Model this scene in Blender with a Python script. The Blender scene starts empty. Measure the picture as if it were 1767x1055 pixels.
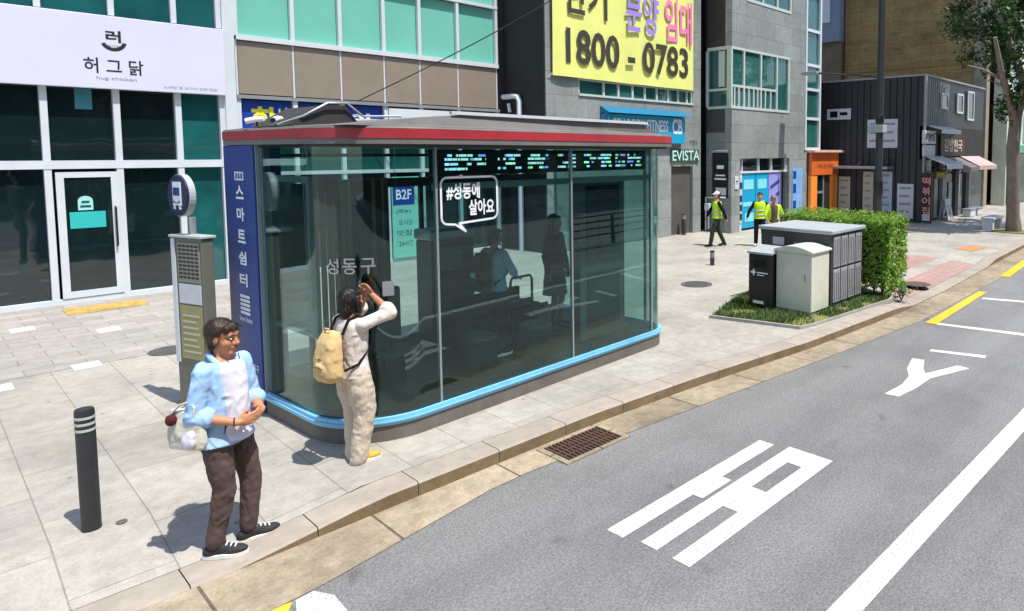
import bpy, bmesh, math, random
from mathutils import Vector, Matrix, noise
R = math.radians
random.seed(7)
S = bpy.context.scene
COL = S.collection

# ------------------------------------------------------------------ camera, sky, sun, exposure
cd = bpy.data.cameras.new('camera'); cam = bpy.data.objects.new('camera', cd); COL.objects.link(cam)
YAW, PITCH = R(40.222), R(4.029)
fw = Vector((math.cos(YAW)*math.cos(PITCH), math.sin(YAW)*math.cos(PITCH), -math.sin(PITCH)))
cam.location = (0, 0, 2.75)
cam.rotation_euler = fw.to_track_quat('-Z', 'Y').to_euler()
cd.sensor_width = 36; cd.lens = 1150/1767*36
cd.shift_x = (883.5-1180)/1767; cd.shift_y = -(527.5-345)/1767
cd.clip_start = 0.1; cd.clip_end = 2000
S.camera = cam
SUN_EL = R(66); SUN_TO = Vector((0.12, -0.99, 0)).normalized()
W = bpy.data.worlds.new('World'); S.world = W; W.use_nodes = True
nt = W.node_tree; sky = nt.nodes.new('ShaderNodeTexSky'); sky.sky_type = 'NISHITA'; sky.sun_disc = False
sky.sun_elevation = SUN_EL; sky.sun_rotation = math.atan2(SUN_TO.x, SUN_TO.y)
nt.links.new(sky.outputs[0], nt.nodes['Background'].inputs[0]); nt.nodes['Background'].inputs[1].default_value = 0.15
sl = bpy.data.lights.new('sun', 'SUN'); sl.energy = 3.6; sl.angle = R(0.5); sl.color = (1, .96, .9)
sun = bpy.data.objects.new('sun', sl); COL.objects.link(sun)
tos = Vector((SUN_TO.x*math.cos(SUN_EL), SUN_TO.y*math.cos(SUN_EL), math.sin(SUN_EL)))
sun.rotation_euler = tos.to_track_quat('Z', 'Y').to_euler(); sun.location = (0, 0, 30)
vs = S.view_settings; vs.view_transform = 'Standard'; vs.look = 'None'; vs.exposure = 0.75; vs.gamma = 1
S.cycles.max_bounces = 10; S.cycles.transparent_max_bounces = 24

# ------------------------------------------------------------------ helpers
def hx(s):
    s = s.lstrip('#'); f = lambda v: v/12.92 if v <= .04045 else ((v+.055)/1.055)**2.4
    return tuple(f(int(s[i:i+2], 16)/255) for i in (0, 2, 4))
MATS = {}
def mat(name, col, rough=.6, var=.12, scale=3., bump=0., bscale=40., metal=0., spec=.5, stretch=(1, 1, 1), coat=0., col2=None, grime=0.):
    if isinstance(col, str): col = hx(col)
    m = bpy.data.materials.new(name); m.use_nodes = True; n = m.node_tree.nodes; l = m.node_tree.links
    b = n['Principled BSDF']; b.inputs['Roughness'].default_value = rough; b.inputs['Metallic'].default_value = metal
    b.inputs['Specular IOR Level'].default_value = spec; b.inputs['Coat Weight'].default_value = coat
    tc = n.new('ShaderNodeTexCoord'); mp = n.new('ShaderNodeMapping'); mp.inputs['Scale'].default_value = stretch
    l.new(tc.outputs['Object'], mp.inputs[0])
    nz = n.new('ShaderNodeTexNoise'); nz.inputs['Scale'].default_value = scale; nz.inputs['Detail'].default_value = 6; nz.inputs['Roughness'].default_value = .65
    l.new(mp.outputs[0], nz.inputs['Vector'])
    rp = n.new('ShaderNodeValToRGB'); rp.color_ramp.elements[0].position = .3; rp.color_ramp.elements[1].position = .7
    c2 = col2 if col2 else tuple(min(1, c*(1+var)) for c in col)
    if isinstance(c2, str): c2 = hx(c2)
    rp.color_ramp.elements[0].color = (*[c*(1-var) for c in col], 1); rp.color_ramp.elements[1].color = (*c2, 1)
    l.new(nz.outputs[0], rp.inputs[0]); out = rp.outputs[0]
    if grime:
        g = n.new('ShaderNodeTexNoise'); g.inputs['Scale'].default_value = .9; g.inputs['Detail'].default_value = 8; g.inputs['Roughness'].default_value = .7
        l.new(tc.outputs['Object'], g.inputs['Vector'])
        mr = n.new('ShaderNodeMapRange'); mr.inputs[1].default_value = .45; mr.inputs[2].default_value = .75; mr.inputs[3].default_value = 1; mr.inputs[4].default_value = 1-grime
        l.new(g.outputs[0], mr.inputs[0])
        mx = n.new('ShaderNodeMix'); mx.data_type = 'RGBA'; mx.blend_type = 'MULTIPLY'; mx.inputs[0].default_value = 1
        l.new(out, mx.inputs[6]); l.new(mr.outputs[0], mx.inputs[7]); out = mx.outputs[2]
    l.new(out, b.inputs['Base Color'])
    if bump:
        bz = n.new('ShaderNodeTexNoise'); bz.inputs['Scale'].default_value = bscale; bz.inputs['Detail'].default_value = 4
        l.new(mp.outputs[0], bz.inputs['Vector']); bp = n.new('ShaderNodeBump'); bp.inputs['Strength'].default_value = bump; bp.inputs['Distance'].default_value = .01
        l.new(bz.outputs[0], bp.inputs['Height']); l.new(bp.outputs[0], b.inputs['Normal'])
    MATS[name] = m
    return m
def emat(name, col, st):
    m = mat(name, col, .5, .05)
    b = m.node_tree.nodes['Principled BSDF']; c = hx(col) if isinstance(col, str) else col
    b.inputs['Emission Color'].default_value = (*c, 1); b.inputs['Emission Strength'].default_value = st
    return m
def tilemat(name, ca, cb, cj, bw, bh, mortar=.012, rough=.7, plane='XY', offset=.5, var=.5, bump=.3, spec=.4, grime=.25, rot=0., fine=60., spots=0):
    """slabs / bricks: a Brick texture in metres in the given plane, with grain and stains"""
    m = bpy.data.materials.new(name); m.use_nodes = True; n = m.node_tree.nodes; l = m.node_tree.links
    b = n['Principled BSDF']; b.inputs['Roughness'].default_value = rough; b.inputs['Specular IOR Level'].default_value = spec
    tc = n.new('ShaderNodeTexCoord'); sp = n.new('ShaderNodeSeparateXYZ'); cb_ = n.new('ShaderNodeCombineXYZ')
    l.new(tc.outputs['Object'], sp.inputs[0])
    for i, a in enumerate(plane): l.new(sp.outputs['XYZ'.index(a)], cb_.inputs[i])
    mp = n.new('ShaderNodeMapping'); mp.inputs['Rotation'].default_value = (0, 0, rot); l.new(cb_.outputs[0], mp.inputs[0])
    br = n.new('ShaderNodeTexBrick'); br.offset = offset; l.new(mp.outputs[0], br.inputs['Vector'])
    f = lambda c: (*(hx(c) if isinstance(c, str) else c), 1)
    br.inputs['Color1'].default_value = f(ca); br.inputs['Color2'].default_value = f(cb); br.inputs['Mortar'].default_value = f(cj)
    br.inputs['Scale'].default_value = 1; br.inputs['Brick Width'].default_value = bw; br.inputs['Row Height'].default_value = bh
    br.inputs['Mortar Size'].default_value = mortar; br.inputs['Mortar Smooth'].default_value = .3
    out = br.outputs['Color']
    def mul(sc, lo, hi, amt, out, det=8):
        g = n.new('ShaderNodeTexNoise'); g.inputs['Scale'].default_value = sc; g.inputs['Detail'].default_value = det; g.inputs['Roughness'].default_value = .7
        l.new(tc.outputs['Object'], g.inputs['Vector'])
        mr = n.new('ShaderNodeMapRange'); mr.inputs[1].default_value = lo; mr.inputs[2].default_value = hi; mr.inputs[3].default_value = 1+amt*.25; mr.inputs[4].default_value = 1-amt
        l.new(g.outputs[0], mr.inputs[0])
        mx = n.new('ShaderNodeMix'); mx.data_type = 'RGBA'; mx.blend_type = 'MULTIPLY'; mx.inputs[0].default_value = 1
        l.new(out, mx.inputs[6]); l.new(mr.outputs[0], mx.inputs[7]); return mx.outputs[2]
    out = mul(.7, .4, .75, grime, out); out = mul(fine, .35, .65, var*.3, out, 3); out = mul(7, .4, .7, grime*.6, out)
    if spots:
        vo = n.new('ShaderNodeTexVoronoi'); vo.inputs['Scale'].default_value = 2.6; l.new(tc.outputs['Object'], vo.inputs['Vector'])
        mr = n.new('ShaderNodeMapRange'); mr.inputs[1].default_value = .03; mr.inputs[2].default_value = .075; mr.inputs[3].default_value = .52; mr.inputs[4].default_value = 1
        l.new(vo.outputs['Distance'], mr.inputs[0]); mx = n.new('ShaderNodeMix'); mx.data_type = 'RGBA'; mx.blend_type = 'MULTIPLY'; mx.inputs[0].default_value = 1
        l.new(out, mx.inputs[6]); l.new(mr.outputs[0], mx.inputs[7]); out = mx.outputs[2]
    l.new(out, b.inputs['Base Color'])
    if bump:
        bp = n.new('ShaderNodeBump'); bp.inputs['Strength'].default_value = bump; bp.inputs['Distance'].default_value = .01; bp.invert = True
        l.new(br.outputs['Fac'], bp.inputs['Height']); l.new(bp.outputs[0], b.inputs['Normal'])
    MATS[name] = m
    return m
def glassmat(name, tint, refl, add=.0):
    """sheet glass, each of its two faces tints and mirrors a little"""
    m = bpy.data.materials.new(name); m.use_nodes = True; n = m.node_tree.nodes; l = m.node_tree.links
    n.remove(n['Principled BSDF']); o = n['Material Output']
    t = n.new('ShaderNodeBsdfTransparent'); t.inputs[0].default_value = (*tint, 1)
    g = n.new('ShaderNodeBsdfGlossy'); g.inputs['Roughness'].default_value = .0; g.inputs[0].default_value = (.85, 1, .97, 1)
    lw = n.new('ShaderNodeLayerWeight'); lw.inputs[0].default_value = .5
    fr = n.new('ShaderNodeMath'); fr.operation = 'POWER'; fr.inputs[1].default_value = 4.5; l.new(lw.outputs['Facing'], fr.inputs[0])
    ad = n.new('ShaderNodeMath'); ad.operation = 'MULTIPLY_ADD'; ad.inputs[1].default_value = .85; ad.inputs[2].default_value = refl; ad.use_clamp = True; l.new(fr.outputs[0], ad.inputs[0])
    wv = n.new('ShaderNodeTexNoise'); wv.inputs['Scale'].default_value = 1.3; bp = n.new('ShaderNodeBump'); bp.inputs['Strength'].default_value = .02; bp.inputs['Distance'].default_value = .05
    tc = n.new('ShaderNodeTexCoord'); l.new(tc.outputs['Object'], wv.inputs['Vector']); l.new(wv.outputs[0], bp.inputs['Height']); l.new(bp.outputs[0], g.inputs['Normal'])
    mx = n.new('ShaderNodeMixShader'); l.new(ad.outputs[0], mx.inputs[0]); l.new(t.outputs[0], mx.inputs[1]); l.new(g.outputs[0], mx.inputs[2]); l.new(mx.outputs[0], o.inputs[0])
    MATS[name] = m
    return m
def track(p):
    v = Vector(p.location) if p is not None else Vector()
    while p is not None and p.parent is not None:
        p = p.parent; v = v + Vector(p.location)
    return v
def text_mesh(body, bold=0., shear=0.):
    c = bpy.data.curves.new('lettering', 'FONT'); c.body = body; c.offset = bold; c.shear = shear; c.resolution_u = 3
    o = bpy.data.objects.new('lettering', c); COL.objects.link(o)
    dg = bpy.context.evaluated_depsgraph_get(); me = bpy.data.meshes.new_from_object(o.evaluated_get(dg))
    bpy.data.objects.remove(o); bpy.data.curves.remove(c)
    vs_ = [v.co.copy() for v in me.vertices]; fs = [list(p.vertices) for p in me.polygons]; bpy.data.meshes.remove(me)
    if not vs_: return [], []
    x0 = min(v.x for v in vs_); x1 = max(v.x for v in vs_); y0 = min(v.y for v in vs_); y1 = max(v.y for v in vs_)
    return [((v.x-x0)/max(1e-6, x1-x0), (v.y-y0)/max(1e-6, y1-y0)) for v in vs_], fs
class MB:
    """collects shapes in world metres (through an optional local frame M) and links them as one mesh object"""
    def __init__(s, M=None): s.bm = bmesh.new(); s.M = M or Matrix.Identity(4); s.mi = 0
    def _v(s, co): return s.bm.verts.new(s.M @ Vector(co))
    def _f(s, vs_, sm=False):
        try:
            f = s.bm.faces.new(vs_); f.smooth = sm; f.material_index = s.mi; return f
        except ValueError: return None
    def box(s, x0, x1, y0, y1, z0, z1, bev=0., T=None):
        b = bmesh.new(); bmesh.ops.create_cube(b, size=1)
        for v in b.verts: v.co = Vector((x0+(v.co.x+.5)*(x1-x0), y0+(v.co.y+.5)*(y1-y0), z0+(v.co.z+.5)*(z1-z0)))
        if bev: bmesh.ops.bevel(b, geom=b.edges[:], offset=bev, segments=2, affect='EDGES', profile=.5)
        return s.add(b, T)
    def add(s, b, T=None, sm=False):
        T = s.M @ T if T is not None else s.M
        mp = {}
        for v in b.verts: mp[v] = s.bm.verts.new(T @ v.co)
        for f in b.faces: s._f([mp[v] for v in f.verts], f.smooth or sm)
        b.free(); return s
    def quad(s, a, b, c, d): s._f([s._v(p) for p in (a, b, c, d)]); return s
    def poly(s, pts): s._f([s._v(p) for p in pts]); return s
    def prism(s, pts, z0, z1, cap=True):
        """pts (x, y) counter-clockwise, extruded z0..z1"""
        lo = [s._v((x, y, z0)) for x, y in pts]; hi = [s._v((x, y, z1)) for x, y in pts]; n = len(pts)
        for i in range(n): s._f([lo[i], lo[(i+1) % n], hi[(i+1) % n], hi[i]])
        if cap: s._f(hi); s._f(lo[::-1])
        return s
    def flat(s, pts, z): s._f([s._v((x, y, z)) for x, y in pts]); return s
    def extr(s, pts, d):
        """3D polygon pts pushed along vector d"""
        d = Vector(d); a = [s._v(p) for p in pts]; b = [s._v(Vector(p)+d) for p in pts]; n = len(pts)
        s._f(a[::-1]); s._f(b)
        for i in range(n): s._f([a[i], a[(i+1) % n], b[(i+1) % n], b[i]])
        return s
    def tube(s, pts, r, n=10, caps=True, sm=True):
        pts = [Vector(p) for p in pts]; rs = r if isinstance(r, (list, tuple)) else [r]*len(pts); rings = []; u = None
        for i, p in enumerate(pts):
            t = (pts[min(i+1, len(pts)-1)]-pts[max(i-1, 0)]).normalized()
            if u is None: u = t.cross(Vector((0, 0, 1))); u = Vector((1, 0, 0)) if u.length < 1e-3 else u.normalized()
            u = (u-t*u.dot(t)).normalized(); w = t.cross(u)
            rings.append([s._v(p+(u*math.cos(a)+w*math.sin(a))*rs[i]) for a in [2*math.pi*k/n for k in range(n)]])
        for a, b in zip(rings, rings[1:]):
            for k in range(n): s._f([a[k], a[(k+1) % n], b[(k+1) % n], b[k]], sm)
        if caps: s._f(rings[0][::-1]); s._f(rings[-1])
        return s
    def lathe(s, c, prof, n=24, sm=True):
        c = Vector(c); rings = [[s._v(c+Vector((r*math.cos(2*math.pi*k/n), r*math.sin(2*math.pi*k/n), z))) for k in range(n)] for r, z in prof]
        for a, b in zip(rings, rings[1:]):
            for k in range(n): s._f([a[k], a[(k+1) % n], b[(k+1) % n], b[k]], sm)
        s._f(rings[0][::-1]); s._f(rings[-1]); return s
    def sheet(s, path, z0, z1, th, closed=False):
        """upright sheet along a 2D path, thickness th to the left of the direction of travel"""
        P = [Vector((p[0], p[1])) for p in path]; n = len(P); off = []
        for i in range(n):
            t = (P[(i+1) % n if closed else min(i+1, n-1)]-P[i-1 if (closed or i) else 0]).normalized()
            off.append(P[i]+Vector((-t.y, t.x))*th)
        a0 = [s._v((p.x, p.y, z0)) for p in P]; a1 = [s._v((p.x, p.y, z1)) for p in P]
        b0 = [s._v((p.x, p.y, z0)) for p in off]; b1 = [s._v((p.x, p.y, z1)) for p in off]
        for i in range(n if closed else n-1):
            j = (i+1) % n
            s._f([a0[i], a0[j], a1[j], a1[i]], True); s._f([b0[j], b0[i], b1[i], b1[j]], True)
            s._f([a1[i], a1[j], b1[j], b1[i]]); s._f([a0[j], a0[i], b0[i], b0[j]])
        if not closed:
            s._f([a0[0], a1[0], b1[0], b0[0]]); s._f([a0[-1], b0[-1], b1[-1], a1[-1]])
        return s
    def text(s, body, org, right, up, w, h, depth=.006, bold=0., shear=0.):
        """lettering fitted into w x h, lower-left corner org, standing depth proud of its face"""
        v, f = text_mesh(body, bold, shear); org, right, up = Vector(org), Vector(right).normalized(), Vector(up).normalized(); nn = right.cross(up)
        vv = [s._v(org+right*(x*w)+up*(y*h)+nn*depth) for x, y in v]
        for q in f: s._f([vv[i] for i in q])
        return s
    def build(s, name, m, parent=None, kind=None, loc=None, bev=0.):
        bmesh.ops.remove_doubles(s.bm, verts=s.bm.verts, dist=1e-5) if len(s.bm.verts) < 3000 else None
        bmesh.ops.recalc_face_normals(s.bm, faces=s.bm.faces) if len(s.bm.faces) < 60000 else None
        me = bpy.data.meshes.new(name); s.bm.to_mesh(me); s.bm.free()
        if any(p.use_smooth for p in me.polygons): me.set_sharp_from_angle(angle=R(38))
        for q in (m if isinstance(m, (list, tuple)) else [m]): me.materials.append(q)
        o = bpy.data.objects.new(name, me); COL.objects.link(o)
        base = Vector(loc) if loc is not None else Vector()
        if parent is not None: o.parent = parent; base = base+track(parent)
        me.transform(Matrix.Translation(-base)); o.location = loc if loc is not None else (0, 0, 0)
        if kind: o['kind'] = kind
        return o
def tag(o, label=None, cat=None, group=None, kind=None):
    for k, v in (('label', label), ('category', cat), ('group', group), ('kind', kind)):
        if v: o[k] = v
    return o
def thing(name, label, cat, loc=(0, 0, 0), group=None):
    o = bpy.data.objects.new(name, None); o.empty_display_size = .2; COL.objects.link(o); o.location = loc
    return tag(o, label, cat, group)
def copy_tree(o, parent=None):
    c = o.copy(); COL.objects.link(c); c.parent = parent
    for ch in list(o.children): copy_tree(ch, c)
    return c
def arc(cx, cy, r, a0, a1, n=8): return [(cx+r*math.cos(R(a0+(a1-a0)*i/n)), cy+r*math.sin(R(a0+(a1-a0)*i/n))) for i in range(n+1)]

def wavy(m, k=.05, sc=.9):
    n = m.node_tree.nodes; l = m.node_tree.links; b = n['Principled BSDF']; tc = n.new('ShaderNodeTexCoord'); z = n.new('ShaderNodeTexNoise'); z.inputs['Scale'].default_value = sc
    l.new(tc.outputs['Object'], z.inputs['Vector']); bp = n.new('ShaderNodeBump'); bp.inputs['Strength'].default_value = k; bp.inputs['Distance'].default_value = .2; l.new(z.outputs[0], bp.inputs['Height']); l.new(bp.outputs[0], b.inputs['Normal']); return m
# ------------------------------------------------------------------ materials
M_granite = tilemat('pale_granite_slabs', '#aca79d', '#a29d93', '#8a857b', 1.12, .56, .006, plane='YX', grime=.34, spots=1)
M_fore = tilemat('grey_granite_pavers', '#aaa59d', '#9d9890', '#87827a', .6, .3, .008, plane='XY', grime=.25)
M_pink = tilemat('pink_pavers', '#b08f84', '#a58a80', '#87736b', .3, .15, .006, plane='XY', grime=.2)
M_kerb = mat('kerb_granite', '#a0968a', .8, .14, 6, .25, 90, grime=.25)
M_gutter = tilemat('gutter_concrete', '#a4967f', '#93866f', '#655b4b', 1.15, 60, .012, rough=.9, grime=.55, var=.7, bump=.3, offset=0., fine=40, spots=1)
def asphalt():
    m = mat('worn_asphalt', '#7d7d7b', .9, .45, 55, 1., 110, grime=.22)
    n = m.node_tree.nodes; l = m.node_tree.links; b = n['Principled BSDF']; tc = n.new('ShaderNodeTexCoord'); out = b.inputs['Base Color'].links[0].from_socket
    def times(src, lo, hi, a, c, out):
        mr = n.new('ShaderNodeMapRange'); mr.inputs[1].default_value = lo; mr.inputs[2].default_value = hi; mr.inputs[3].default_value = a; mr.inputs[4].default_value = c
        l.new(src, mr.inputs[0]); mx = n.new('ShaderNodeMix'); mx.data_type = 'RGBA'; mx.blend_type = 'MULTIPLY'; mx.inputs[0].default_value = 1; l.new(out, mx.inputs[6]); l.new(mr.outputs[0], mx.inputs[7]); return mx.outputs[2]
    mp = n.new('ShaderNodeMapping'); mp.inputs['Scale'].default_value = (.12, 1.1, 1); l.new(tc.outputs['Object'], mp.inputs[0])
    z = n.new('ShaderNodeTexNoise'); z.inputs['Scale'].default_value = 1.; z.inputs['Detail'].default_value = 5; l.new(mp.outputs[0], z.inputs['Vector']); out = times(z.outputs[0], .35, .65, .8, 1.1, out)   # tyre-worn streaks
    wz = n.new('ShaderNodeTexNoise'); wz.inputs['Scale'].default_value = 2.5; l.new(tc.outputs['Object'], wz.inputs['Vector'])
    ml = n.new('ShaderNodeVectorMath'); ml.operation = 'MULTIPLY_ADD'; ml.inputs[1].default_value = (.5, .5, .5); l.new(wz.outputs['Color'], ml.inputs[0]); l.new(tc.outputs['Object'], ml.inputs[2])
    v = n.new('ShaderNodeTexVoronoi'); v.feature = 'DISTANCE_TO_EDGE'; v.inputs['Scale'].default_value = .45; l.new(ml.outputs[0], v.inputs['Vector'])
    cr = n.new('ShaderNodeMath'); cr.operation = 'ADD'; l.new(v.outputs[0], cr.inputs[0])
    gate = n.new('ShaderNodeTexNoise'); gate.inputs['Scale'].default_value = .5; l.new(tc.outputs['Object'], gate.inputs['Vector'])
    gm = n.new('ShaderNodeMapRange'); gm.inputs[1].default_value = .5; gm.inputs[2].default_value = .62; gm.inputs[3].default_value = .1; gm.inputs[4].default_value = 0; l.new(gate.outputs[0], gm.inputs[0]); l.new(gm.outputs[0], cr.inputs[1])
    out = times(cr.outputs[0], .002, .008, .6, 1, out)                                                            # fine cracks, only in places
    s = n.new('ShaderNodeTexVoronoi'); s.inputs['Scale'].default_value = 1.3; l.new(ml.outputs[0], s.inputs['Vector']); out = times(s.outputs['Distance'], .03, .12, .7, 1, out)      # drips
    l.new(out, b.inputs['Base Color']); return m
M_asph = asphalt()
M_dirt = mat('bare_ground', '#77736b', .95, .2, 2)
def cloth(name, col, var=.06, k=.9):
    """woven cloth with creases: two stretched wave-like noises drive the bump"""
    m = mat(name, col, .88, var, 9, spec=.2); n = m.node_tree.nodes; l = m.node_tree.links; b = n['Principled BSDF']; tc = n.new('ShaderNodeTexCoord')
    mp = n.new('ShaderNodeMapping'); mp.inputs['Scale'].default_value = (1.4, 1.4, 1); mp.inputs['Rotation'].default_value = (.5, .35, 0); l.new(tc.outputs['Object'], mp.inputs[0])
    w = n.new('ShaderNodeTexNoise'); w.noise_type = 'RIDGED_MULTIFRACTAL'; w.inputs['Scale'].default_value = 7; w.inputs['Detail'].default_value = 2.5; w.inputs['Distortion'].default_value = .8; l.new(mp.outputs[0], w.inputs['Vector'])
    f = n.new('ShaderNodeTexNoise'); f.inputs['Scale'].default_value = 240; l.new(tc.outputs['Object'], f.inputs['Vector'])
    b1 = n.new('ShaderNodeBump'); b1.inputs['Strength'].default_value = k; b1.inputs['Distance'].default_value = .025; l.new(w.outputs[0], b1.inputs['Height'])
    b2 = n.new('ShaderNodeBump'); b2.inputs['Strength'].default_value = .25; b2.inputs['Distance'].default_value = .002; l.new(f.outputs[0], b2.inputs['Height']); l.new(b1.outputs[0], b2.inputs['Normal']); l.new(b2.outputs[0], b.inputs['Normal'])
    return m
def leafy(m, k=.4):
    n = m.node_tree.nodes; l = m.node_tree.links; o = n['Material Output']; b = n['Principled BSDF']; t = n.new('ShaderNodeBsdfTranslucent')
    l.new(b.inputs['Base Color'].links[0].from_socket, t.inputs[0]); mx = n.new('ShaderNodeMixShader'); mx.inputs[0].default_value = k
    l.new(b.outputs[0], mx.inputs[1]); l.new(t.outputs[0], mx.inputs[2]); l.new(mx.outputs[0], o.inputs[0])
def roadpaint(name, col, cut=.36):
    m = mat(name, col, .75, .14, 5, .3, 200, grime=.28)
    n = m.node_tree.nodes; l = m.node_tree.links; o = n['Material Output']; b = n['Principled BSDF']
    tr = n.new('ShaderNodeBsdfTransparent'); nz = n.new('ShaderNodeTexNoise'); nz.inputs['Scale'].default_value = 70; nz.inputs['Detail'].default_value = 5
    tc = n.new('ShaderNodeTexCoord'); l.new(tc.outputs['Object'], nz.inputs['Vector'])
    mr = n.new('ShaderNodeMapRange'); mr.inputs[1].default_value = cut-.05; mr.inputs[2].default_value = cut+.03; l.new(nz.outputs[0], mr.inputs[0])
    mx = n.new('ShaderNodeMixShader'); l.new(mr.outputs[0], mx.inputs[0]); l.new(tr.outputs[0], mx.inputs[1]); l.new(b.outputs[0], mx.inputs[2]); l.new(mx.outputs[0], o.inputs[0])
    return m
M_white = roadpaint('white_road_paint', '#cfcfcc', .375); M_yellow = roadpaint('yellow_road_paint', '#d9b42c', .33)
M_frame = mat('white_aluminium', '#c9d0d4', .4, .05, 3, metal=.0)
M_winframe = mat('pale_green_frame', '#b9c4bd', .45, .06, 3)
M_dglass = mat('dark_shop_glass', (.006, .016, .018), .03, .3, .8, spec=.9)
M_tglass = mat('teal_window_glass', (.012, .10, .10), .04, .4, .7, spec=.9)
M_gspan = mat('green_spandrel_glass', (.17, .50, .40), .12, .05, .5, spec=.7)
M_tealw = mat('green_window_glass', (.02, .10, .09), .05, .4, .8, spec=.8)
for q_ in (M_dglass, M_tglass, M_tealw, M_gspan): wavy(q_)
M_brownp = mat('taupe_panel', '#8a7e70', .55, .05, 2, grime=.15)
M_signw = mat('sign_board_white', '#cfcfe0', .5, .03, 1)
M_ink = mat('sign_ink', '#1b1d22', .6, .05)
M_inkg = mat('grey_ink', '#8a8c96', .6, .05)
M_blue = mat('deep_blue_sheet', '#0f3a96', .5, .08)
M_yel = mat('yellow_letter', '#e2de30', .6, .05)
M_whitet = mat('white_letter', '#e8ebee', .6, .03)
M_dark = mat('charcoal_metal', '#2a2c2e', .5, .18, 8, grime=.35, bump=.1)
M_black = mat('black_plastic', '#101112', .4, .15, 8)
M_banner = mat('yellow_banner_cloth', '#dfe27f', .8, .05, 1.5, .15, 3)
M_bink = mat('banner_dark_ink', '#3a352c', .7, .05)
M_lil = mat('lilac_ink', '#9a86d8', .7, .05); M_pnk = mat('pink_ink', '#e77fb3', .7, .05)
M_cyan = mat('cyan_sign', '#079ac4', .5, .06, 2); M_cyan2 = mat('cyan_sign_hood', '#0a6f96', .5, .1, 2)
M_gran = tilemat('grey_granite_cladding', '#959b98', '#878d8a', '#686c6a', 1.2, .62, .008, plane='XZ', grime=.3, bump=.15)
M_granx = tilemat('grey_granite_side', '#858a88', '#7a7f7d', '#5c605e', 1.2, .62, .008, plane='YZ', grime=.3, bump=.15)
M_dgran = tilemat('dark_brown_stone', '#3b3632', '#332f2c', '#242120', .9, .55, .008, plane='YZ', grime=.3, bump=.15)
M_orange = mat('orange_panel', '#d2662a', .5, .1, 2); M_orange2 = mat('bright_orange_post', '#f59038', .5, .06, 2)
M_corr = mat('dark_cladding', '#2b2e30', .5, .25, 2, stretch=(1, 1, .12)); M_corrl = mat('sunlit_cladding', '#6f7573', .6, .3, 2, stretch=(1, 1, .12))  # second cladding is a paler copy, sunlight on the street side put into colour
M_brick = tilemat('brown_brick', '#a88c58', '#96794a', '#6a573a', 1.6, .11, .012, plane='YZ', grime=.45, bump=.2, fine=20)
M_brickx = tilemat('brown_brick_street', '#a88c58', '#96794a', '#6a573a', 1.6, .11, .012, plane='XZ', grime=.45, bump=.2)
M_beige = mat('beige_render', '#958b78', .8, .1, 2, .2, 40, grime=.25)
M_pale = mat('pale_green_render', '#c4cfc0', .8, .08, 2, grime=.2)
M_bluegrey = mat('blue_grey_panel', '#7a8797', .6, .08, 2)
M_poster = mat('white_poster', '#c5c8cc', .6, .06, 5); M_red = mat('red_panel', '#8e2c2c', .6, .12, 5)
M_roofg = mat('roof_grey_metal', '#736f6b', .6, .12, 3, grime=.35); M_redband = mat('red_band', '#a92f39', .5, .1, 3, grime=.35)
M_roofd = mat('roof_dark_felt', '#343331', .8, .2, 5)
M_panelb = mat('navy_panel', '#1c3f88', .4, .06, 2)
M_lblue = mat('light_blue_trim', '#7cc0e2', .3, .06, 5, grime=.25); M_alu = mat('brushed_aluminium', '#9da3a6', .35, .08, 5, metal=.4)
M_plinth = mat('plinth_grey_stone', '#6b655f', .7, .15, 6, grime=.3)
M_floor = mat('shelter_floor', '#1d1f1f', .5, .2, 4)
M_shglass = glassmat('tinted_shelter_glass', (.65, .80, .79), .06)
M_wood = mat('dark_wood_slats', '#3d2a1c', .6, .3, 3, stretch=(6, 6, .4)); M_woodl = mat('pale_wood_slats', '#8d7d69', .6, .2, 3, stretch=(6, 6, .4))
M_screen = mat('dark_screen', (.012, .02, .022), .08, .2, 2, spec=.7)
M_led = emat('led_text', '#bfeee8', .9); M_ledb = emat('led_text_blue', '#8fa8ff', .8); M_ledg = emat('led_text_green', '#9be88f', .8)
M_stool = mat('stool_vinyl', '#17191a', .5, .2, 8); M_ceil = mat('shelter_ceiling', '#33383a', .6, .05)
M_cabd = mat('dark_cabinet_grey', '#3b3c3d', .55, .15, 5, grime=.4); M_cabl = mat('pale_cabinet_grey', '#96969a', .55, .1, 5, grime=.25); M_cabt = mat('cabinet_lid', '#a3a8aa', .5, .08, 4, grime=.2)  # dark and pale grey put shade and sun on the utility cabinet into colour
M_box = mat('beige_cabinet_paint', '#cfcfbf', .5, .05, 5, grime=.22)
M_conc = mat('pale_concrete', '#a19e96', .85, .12, 6, .3, 50, grime=.3)
M_leaf = mat('leaf', (.15, .31, .03), .5, .35, 3, col2=(.32, .52, .06)); M_leafd = mat('tree_leaf', (.03, .075, .022), .5, .5, 2, col2=(.065, .14, .035))
M_grass = mat('grass_blades', (.06, .14, .03), .7, .5, 3, col2=(.14, .24, .06)); M_soil = mat('dry_soil', '#8a7a52', .95, .3, 5, .5, 60, col2='#6f7a3c')
for q_ in (M_leaf, M_leafd, M_grass): leafy(q_)
M_bark = mat('bark', '#7b6f63', .9, .25, 9, .8, 25, stretch=(1, 1, .5)); M_twig = mat('twig', '#3b2f22', .9, .2, 9)
M_rust = mat('rusty_iron', '#4d3529', .8, .35, 14, .5, 40); M_iron = mat('cast_iron', '#5a5957', .6, .2, 14, .6, 60)
M_skin = mat('skin', '#b9805f', .55, .08, 14, spec=.4); M_hair = mat('dark_hair', '#17130f', .5, .3, 40, .4, 90, stretch=(1, 1, .3)); M_hairb = mat('brown_hair', '#352218', .5, .3, 40, .4, 90, stretch=(1, 1, .3))
M_shirt = cloth('light_blue_cotton', '#9dbfe2'); M_tee = cloth('white_cotton', '#d6d4e0')
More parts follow.
